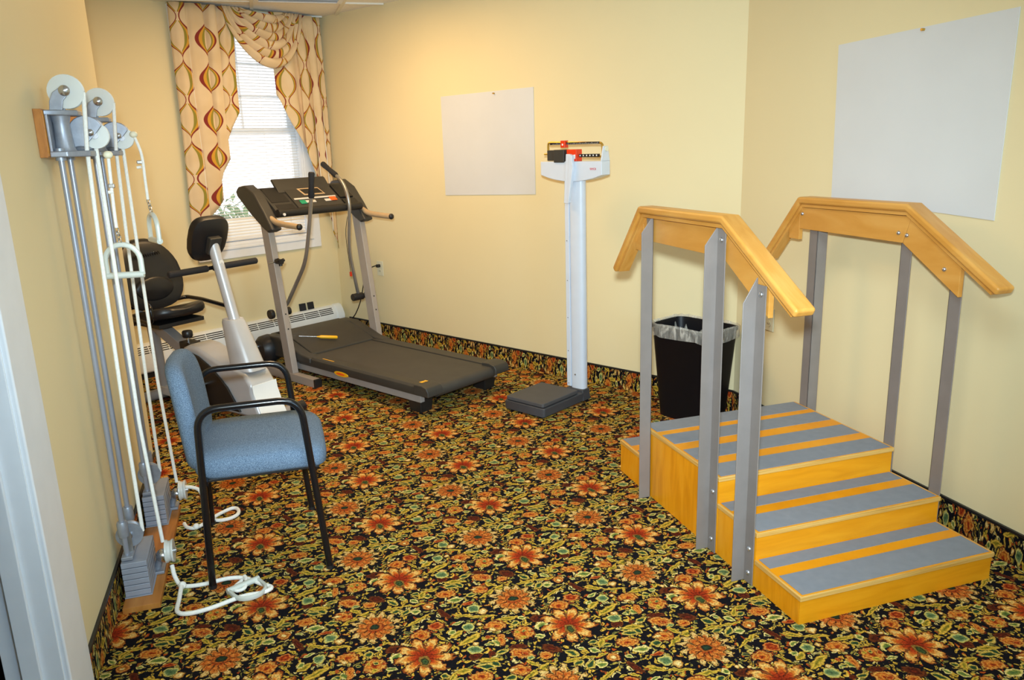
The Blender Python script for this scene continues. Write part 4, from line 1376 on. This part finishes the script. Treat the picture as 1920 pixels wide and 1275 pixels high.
# ------------------------------------------------------------------ visitor chair
ch = thing('armchair', 'blue grey upholstered visitor chair with black tube arms in front of the exercise bike', 'chair', (-.108, 2.962, 0), 91)
for sg in (-1, 1):
    x = sg * .262
    f1, b1 = (.222, -.182) if sg > 0 else (.182, -.218)
    pth = fillet([(x, b1 - .004, .008), (x, b1 + .018, .662), (x, f1 - .048, .662), (x, f1, .008)], .075, 8)
    fr = MB().tube(pth, .0125, 14).build('arm_frame', 'black_metal', ch)
    for y in (b1 - .004, f1): MB().cyl((x, y, .006), .0145, .012, 14).build('foot_cap', 'tm_black', fr)
MB().tube([(-.262, -.19, .395), (.262, -.165, .395)], .011, 10).build('rear_cross_bar', 'black_metal', ch)
MB().tube([(-.262, .165, .395), (.262, .20, .395)], .011, 10).build('front_cross_bar', 'black_metal', ch)
def cushion(hx, hy, prof, e=.35, fn=None, n=40):
    rings = []
    for z, k in prof:
        ring = []
        for j in range(n):
            a = 2 * PI * j / n
            ca, sa = math.cos(a), math.sin(a)
            ix, iy = hx - .03 + .03 * k, hy - .03 + .03 * k
            x, y = ix * math.copysign(abs(ca) ** e, ca), iy * math.copysign(abs(sa) ** e, sa)
            if k <= 0: x, y = x * .6, y * .6
            q = (x, y, z)
            ring.append(fn(*q) if fn else q)
        rings.append(ring)
    return MB().loft(rings)
def seat_fn(x, y, z):
    zz = z - .020 * max(0, (y - .10) / .13) ** 2 + .006 * math.cos(x / .24 * PI / 2)
    return (x, y + .022, zz)
cushion(.238, .232, [(.388, .1), (.392, .6), (.405, .95), (.43, 1.0), (.452, .9), (.466, .5), (.472, .0), (.473, -.6)], .33, seat_fn).build('seat_cushion', 'fabric', ch, angle=70)
MB().box((0, .02, .383), (.42, .40, .012)).build('seat_pan', 'tm_black', ch, bevel=.003)
def back_fn(x, y, z):          # y is height here, z depth
    dep = -.208 + z - .034 * ((y + .17) / .36) + .030 * (x / .22) ** 2
    return (x, dep, .600 + y * 1.06)
bkr = []
for z, k in ((-.034, .05), (-.03, .55), (-.018, .92), (0, 1.0), (.014, .9), (.024, .55), (.028, .05), (.029, -.4)):
    ring = []
    for j in range(44):
        a = 2 * PI * j / 44
        ca, sa = math.cos(a), math.sin(a)
        e = .42
        kk = max(k, 0)
        x = (.225 - .03 + .03 * kk) * math.copysign(abs(ca) ** e, ca)
        y = (.185 - .03 + .03 * kk) * math.copysign(abs(sa) ** (e + .12 * (sa > 0)), sa)
        x *= 1 - .10 * max(0, y / .185) ** 2
        if k < 0: x, y = x * .55, y * .55
        ring.append(back_fn(x, y, z))
    bkr.append(ring)
MB().loft(bkr).build('backrest', 'fabric', ch, angle=70)

# ------------------------------------------------------------------ wall pulleys
BD = thing('pulley_board', 'birch plywood board screwed to the wall behind the pulley heads', 'board', (XL, 2.69, 1.50))
MB().bb(.0005, .022, 0, .74, 0, .140).build('board', 'board_wood', BD, bevel=.001)
MB().bb(.022, .0225, .004, .736, .004, .136).build('face_veneer', 'ply', BD, smooth=False)
BB = thing('pulley_base_board', 'birch plywood board on the carpet under the pulley weights', 'board', (XL, 2.635, 0))
MB().bb(.024, .142, 0, .80, .0, .020).build('board', 'board_wood', BB, bevel=.001)

def rope(pts, name, par, r=.0065, sm=True):
    return MB().tube(spline(pts, 6) if sm else pts, r, 9).build(name, 'rope', par)
def pulley_wheel(m_r, c, par, axis='y', name='pulley_wheel', mat='nylon', w_=.022):
    prof = [(m_r * .25, -w_ / 2), (m_r, -w_ / 2), (m_r * .99, -w_ * .3), (m_r * .88, -w_ * .12), (m_r * .88, w_ * .12), (m_r * .99, w_ * .3), (m_r, w_ / 2), (m_r * .25, w_ / 2)]
    o = MB().lathe(prof, c, 26, axis).build(name, mat, par)
    a = {'y': (0, 1, 0), 'x': (1, 0, 0), 'z': (0, 0, 1)}[axis]
    for s_ in (-1, 1):
        cc = tuple(c[i] + a[i] * s_ * (w_ / 2 + .004) for i in range(3))
        MB().cyl(cc, m_r * .26, .010, 12, axis).build('axle_nut', 'bolt', o)
    return o
def unit(y0, label, first):
    """one weight column; local origin on the wall line at the column, x into the room"""
    u = thing('wall_pulley', label, 'weight pulley', (XL, y0, 0), 0)
    xr = .045
    for dy in (-.062, .062):
        MB().tube([(xr, dy, .02), (xr, dy, 1.515)], .0088, 12).build('guide_rod', 'rod', u)
    # weight stack
    for k in range(6):
        MB().bb(.026, .108, -.098, .098, .024 + k * .0212, .043 + k * .0212).build('weight_plate', 'plate', u, bevel=.002)
    MB().bb(.024, .112, -.104, .104, .0205, .0238).build('stack_base', 'plate', u, bevel=.001)
    # carriage with the moving pulley above the stack
    MB().bb(.028, .066, -.085, .085, .1525, .166).build('carriage_plate', 'cast', u, bevel=.003)
    for dy in (-.062, .062): MB().lathe([(.016, -.028), (.018, -.02), (.018, .02), (.015, .028)], (xr, dy, .262), 14).build('rod_collar', 'cast', u)
    pulley_wheel(.044, (.056, -.02, .222), u, 'y', 'moving_pulley', 'cast', .026)
    for dy in (-.040, .002): MB().box((.056, dy, .195), (.014, .005, .085)).build('pulley_strap', 'steel', u, bevel=.002)
    # top bracket casting
    bp_ = [(.022, -.088), (.070, -.088), (.125, -.035), (.128, .035), (.070, .088), (.022, .088)]
    MB().prism(bp_, 'z', 1.500, 1.518).build('bracket_plate', 'cast', u, bevel=.004)
    MB().prism(bp_[:1] + [(.060, -.075), (.105, -.03), (.105, .03), (.060, .075)] + bp_[-1:], 'z', 1.622, 1.638).build('bracket_arm', 'cast', u, bevel=.004)
    MB().bb(.0228, .032, -.085, .085, 1.505, 1.634).build('wall_flange', 'cast', u, bevel=.003)
    MB().lathe([(.032, 1.518), (.026, 1.53), (.023, 1.60), (.028, 1.622)], (.055, -.03, 0), 18).build('bracket_neck', 'cast', u)
    for dy in (-.062, .062): MB().cyl((xr, dy, 1.508), .015, .036, 14).build('rod_socket', 'cast', u)
    # upper wheel in its fork
    pulley_wheel(.050, (.080, -.02, 1.692), u, 'y', 'top_wheel', 'nylon', .024)
    for dy in (-.040, .0):
        MB().prism([(.030, 1.636), (.066, 1.636), (.072, 1.665), (.094, 1.690), (.088, 1.708), (.070, 1.706), (.046, 1.690), (.034, 1.665)], 'y', dy - .003, dy + .003).build('fork_cheek', 'cast', u, bevel=.002)
        sg_ = 1 if dy > -.02 else -1
        MB().lathe([(.016, 0), (.016, .005 * sg_), (.010, .011 * sg_), (.0003, .013 * sg_)], (.080, dy + sg_ * .003, 1.694), 16, 'y').build('axle_bolt', 'bolt', u)
    # swivelling head below it
    cx, cz = .118, 1.578
    ch_ = []
    for k in range(22):
        a = 2 * PI * k / 22
        r = .047 if math.cos(a) < .3 else .043
        ch_.append((cx + r * math.cos(a), cz + r * math.sin(a)))
    for dy in (.022, .058):
        arc = [(cx - .008 + .050 * math.cos(rad(q)), 1.576 + .048 * math.sin(rad(q))) for q in range(20, 226, 15)]
        hc_ = MB().prism(arc + [(cx - .046, 1.520), (cx - .010, 1.520), (cx - .004, 1.545), (cx + .022, 1.572)], 'y', dy - .0035, dy + .0035).build('head_cheek', 'cast', u, bevel=.003)
        MB().lathe([(.011, 0), (.011, .004), (.007, .008), (.0003, .0095)] if dy > .04 else [(.011, 0), (.011, -.004), (.007, -.008), (.0003, -.0095)], (cx + .004, dy + (.0035 if dy > .04 else -.0035), 1.572), 14, 'y').build('axle_bolt', 'bolt', hc_)
    pulley_wheel(.040, (cx + .014, .040, 1.563), u, 'y', 'head_wheel', 'nylon', .022)
    MB().lathe([(.030, 1.518), (.033, 1.522), (.030, 1.528), (.02, 1.534)], (cx - .03, .040, 0), 18).build('swivel_collar', 'cast', u)
    # floor pulley on an arm
    pulley_wheel(.042, (.165, .035, .105), u, 'x', 'floor_wheel', 'nylon', .028)
    fp = MB().tube(spline([(.112, .06, .03), (.125, .055, .07), (.14, .04, .105)], 5), .012, 10).build('floor_arm', 'cast', u)
    MB().ball((.142, .020, .100), .024, 14).build('swivel_ball', 'chrome', fp)
    MB().bb(.098, .138, .03, .10, .0205, .032).build('floor_bracket', 'cast', fp, bevel=.003)
    # ropes: over the top wheel to the moving pulley, from the head, from the floor wheel
    x1 = .080 + .047
    rope([(x1, -.02, 1.690), (.112, -.02, 1.52), (.104, -.02, 1.2), (.097, -.02, .6), (.097, -.02, .225)], 'rope', u, sm=False)
    rope([(.080 + .045 * math.cos(a), -.02, 1.692 + .045 * math.sin(a)) for a in [PI * k / 12 for k in range(13)]], 'rope', u, sm=False)
    rope([(.146, .035, .145), (.130, .035, .6), (.128, .040, 1.2), (.128, .040, 1.53)], 'rope', u, sm=False)
    return u
def d_handle(c, ang, par, tilt=0, s=1.0, roll=0):
    R = Matrix.Rotation(ang, 3, 'Z') @ Matrix.Rotation(tilt, 3, 'Y') @ Matrix.Rotation(roll, 3, 'X')
    arc = [(0, -.060 * s, -.075 * s)] + [(0, -.060 * s * math.cos(PI * k / 12), -.020 * s + .058 * s * math.sin(PI * k / 12)) for k in range(13)] + [(0, .060 * s, -.075 * s)]
    P = [R @ Vector(p) + Vector(c) for p in arc]
    h_ = MB().tube(P, .0078 * s, 8, sx=1.3).build('stirrup', 'handle', par)
    MB().tube([R @ Vector((0, -.066 * s, -.075 * s)) + Vector(c), R @ Vector((0, .066 * s, -.075 * s)) + Vector(c)], .0125 * s, 12).build('handle_bar', 'handle', h_)
    return h_
def chain(p, q, par, n=4):
    p, q = Vector(p), Vector(q)
    m = MB()
    for k in range(n):
        c = p.lerp(q, (k + .5) / n)
        t_ = (q - p).normalized()
        a = t_.orthogonal().normalized()
        if k % 2: a = t_.cross(a)
        L = (q - p).length / n * .62
        m.tube([c + t_ * L * math.cos(2 * PI * j / 12) + a * .0065 * math.sin(2 * PI * j / 12) for j in range(12)], .0022, 6, loop=True)
    return m.build('snap_hook', 'chrome', par)
u1 = unit(2.80, 'weight pulley column with a white handle rope coiled on the carpet, nearer the door frame', True)
u2 = unit(3.35, 'weight pulley column with two grey handles hanging from its head, nearer the bike', False)
def W(u, x, y, z): return Vector((x - u.location.x, y - u.location.y, z))
# first unit: stop ball, cleat and D handle hanging in the room
def hang(u, pts, hc, ang, tilt=0, s=1.0):
    P = [W(u, *p) for p in pts]
    rope(P, 'handle_rope', u, .0055)
    MB().ball(P[0], .015, 14, (1, 1, .85)).build('rope_stop', 'cream', u)
    k = P[0].lerp(P[-1], .42)
    MB().box(k, (.020, .012, .014)).build('rope_cleat', 'steel', u, bevel=.003)
    MB().tube([k + Vector((-.012, -.004, -.02)), k + Vector((.004, -.004, -.018))], .0055, 8).build('rope_end', 'rope', u)
    c = W(u, *hc)
    chain(P[-1], c + Vector((0, 0, .045 * s)), u)
    d_handle(c, ang, u, tilt, s)
hang(u1, [(-.449, 2.86, 1.503), (-.452, 2.86, 1.43), (-.456, 2.86, 1.33), (-.457, 2.86, 1.270)], (-.452, 2.86, 1.180), rad(84), 0, .90)
hang(u2, [(-.432, 3.38, 1.576), (-.414, 3.38, 1.50), (-.414, 3.38, 1.40), (-.414, 3.38, 1.330)], (-.408, 3.38, 1.240), rad(22), 0, .92)
# ropes lying on the carpet with their handles
g1 = [(-.435, 2.80, .065), (-.425, 2.77, .03), (-.40, 2.74, .009), (-.33, 2.725, .009), (-.25, 2.735, .009), (-.19, 2.715, .009), (-.135, 2.655, .009), (-.10, 2.615, .010), (-.13, 2.590, .011), (-.20, 2.590, .010), (-.30, 2.555, .009), (-.37, 2.548, .009), (-.405, 2.575, .009), (-.405, 2.65, .010), (-.402, 2.715, .022)]
rope([W(u1, *p) for p in g1], 'floor_rope', u1, .0075)
MB().ball(W(u1, -.400, 2.728, .018), .014, 12).build('rope_knot', 'rope', u1)
g1b = [(-.20, 2.70, .010), (-.225, 2.66, .010), (-.215, 2.635, .010), (-.19, 2.645, .011), (-.185, 2.69, .018), (-.19, 2.71, .020)]
rope([W(u1, *p) for p in g1b], 'floor_rope', u1, .0065)
d_handle(W(u1, -.165, 2.600, .014), rad(-64), u1, rad(90), .9)
g2 = [(-.44, 3.37, .125), (-.405, 3.39, .11), (-.375, 3.39, .09), (-.36, 3.375, .04), (-.35, 3.30, .009), (-.31, 3.24, .009), (-.26, 3.235, .009), (-.225, 3.265, .009), (-.225, 3.315, .009), (-.25, 3.335, .009), (-.30, 3.295, .010), (-.335, 3.25, .010), (-.385, 3.20, .009), (-.42, 3.215, .009), (-.435, 3.25, .012)]
rope([W(u2, *p) for p in g2], 'floor_rope', u2, .0075)
MB().ball(W(u2, -.385, 3.20, .014), .013, 12).build('rope_knot', 'rope', u2)

# ------------------------------------------------------------------ waste bin with a clear liner
wb = thing('waste_bin', 'black rectangular waste bin with a clear liner behind the training stairs', 'waste bin', (2.165, 3.63, 0), 66)
def sec(hx, hy, z, n=44, e=.32, wob=0, seed=0):
    o = []
    for j in range(n):
        a = 2 * PI * j / n
        ca, sa = math.cos(a), math.sin(a)
        w_ = 1 + wob * math.sin(j * 2.7 + seed) * math.sin(j * 1.3)
        o.append((hx * w_ * math.copysign(abs(ca) ** e, ca), hy * w_ * math.copysign(abs(sa) ** e, sa), z + wob * .25 * math.sin(j * 1.9 + seed)))
    return o
MB().loft([sec(.155, .100, .005), sec(.160, .105, 0.0), sec(.200, .140, .50), sec(.206, .146, .505), sec(.206, .146, .52), sec(.197, .137, .52), sec(.192, .132, .50), sec(.152, .097, .02), sec(.05, .03, .018)], cap=True).build('bin_body', 'bin', wb, angle=50)
MB().loft([sec(.165, .108, .34, wob=.06, seed=3), sec(.190, .130, .46, wob=.03, seed=1), sec(.199, .139, .525, wob=.012), sec(.208, .148, .532, wob=.012, seed=2), sec(.214, .154, .520, wob=.012, seed=1), sec(.213, .153, .49, wob=.015, seed=5), sec(.211, .151, .462, wob=.02, seed=6)], cap=False).build('liner', 'liner', wb, angle=70)
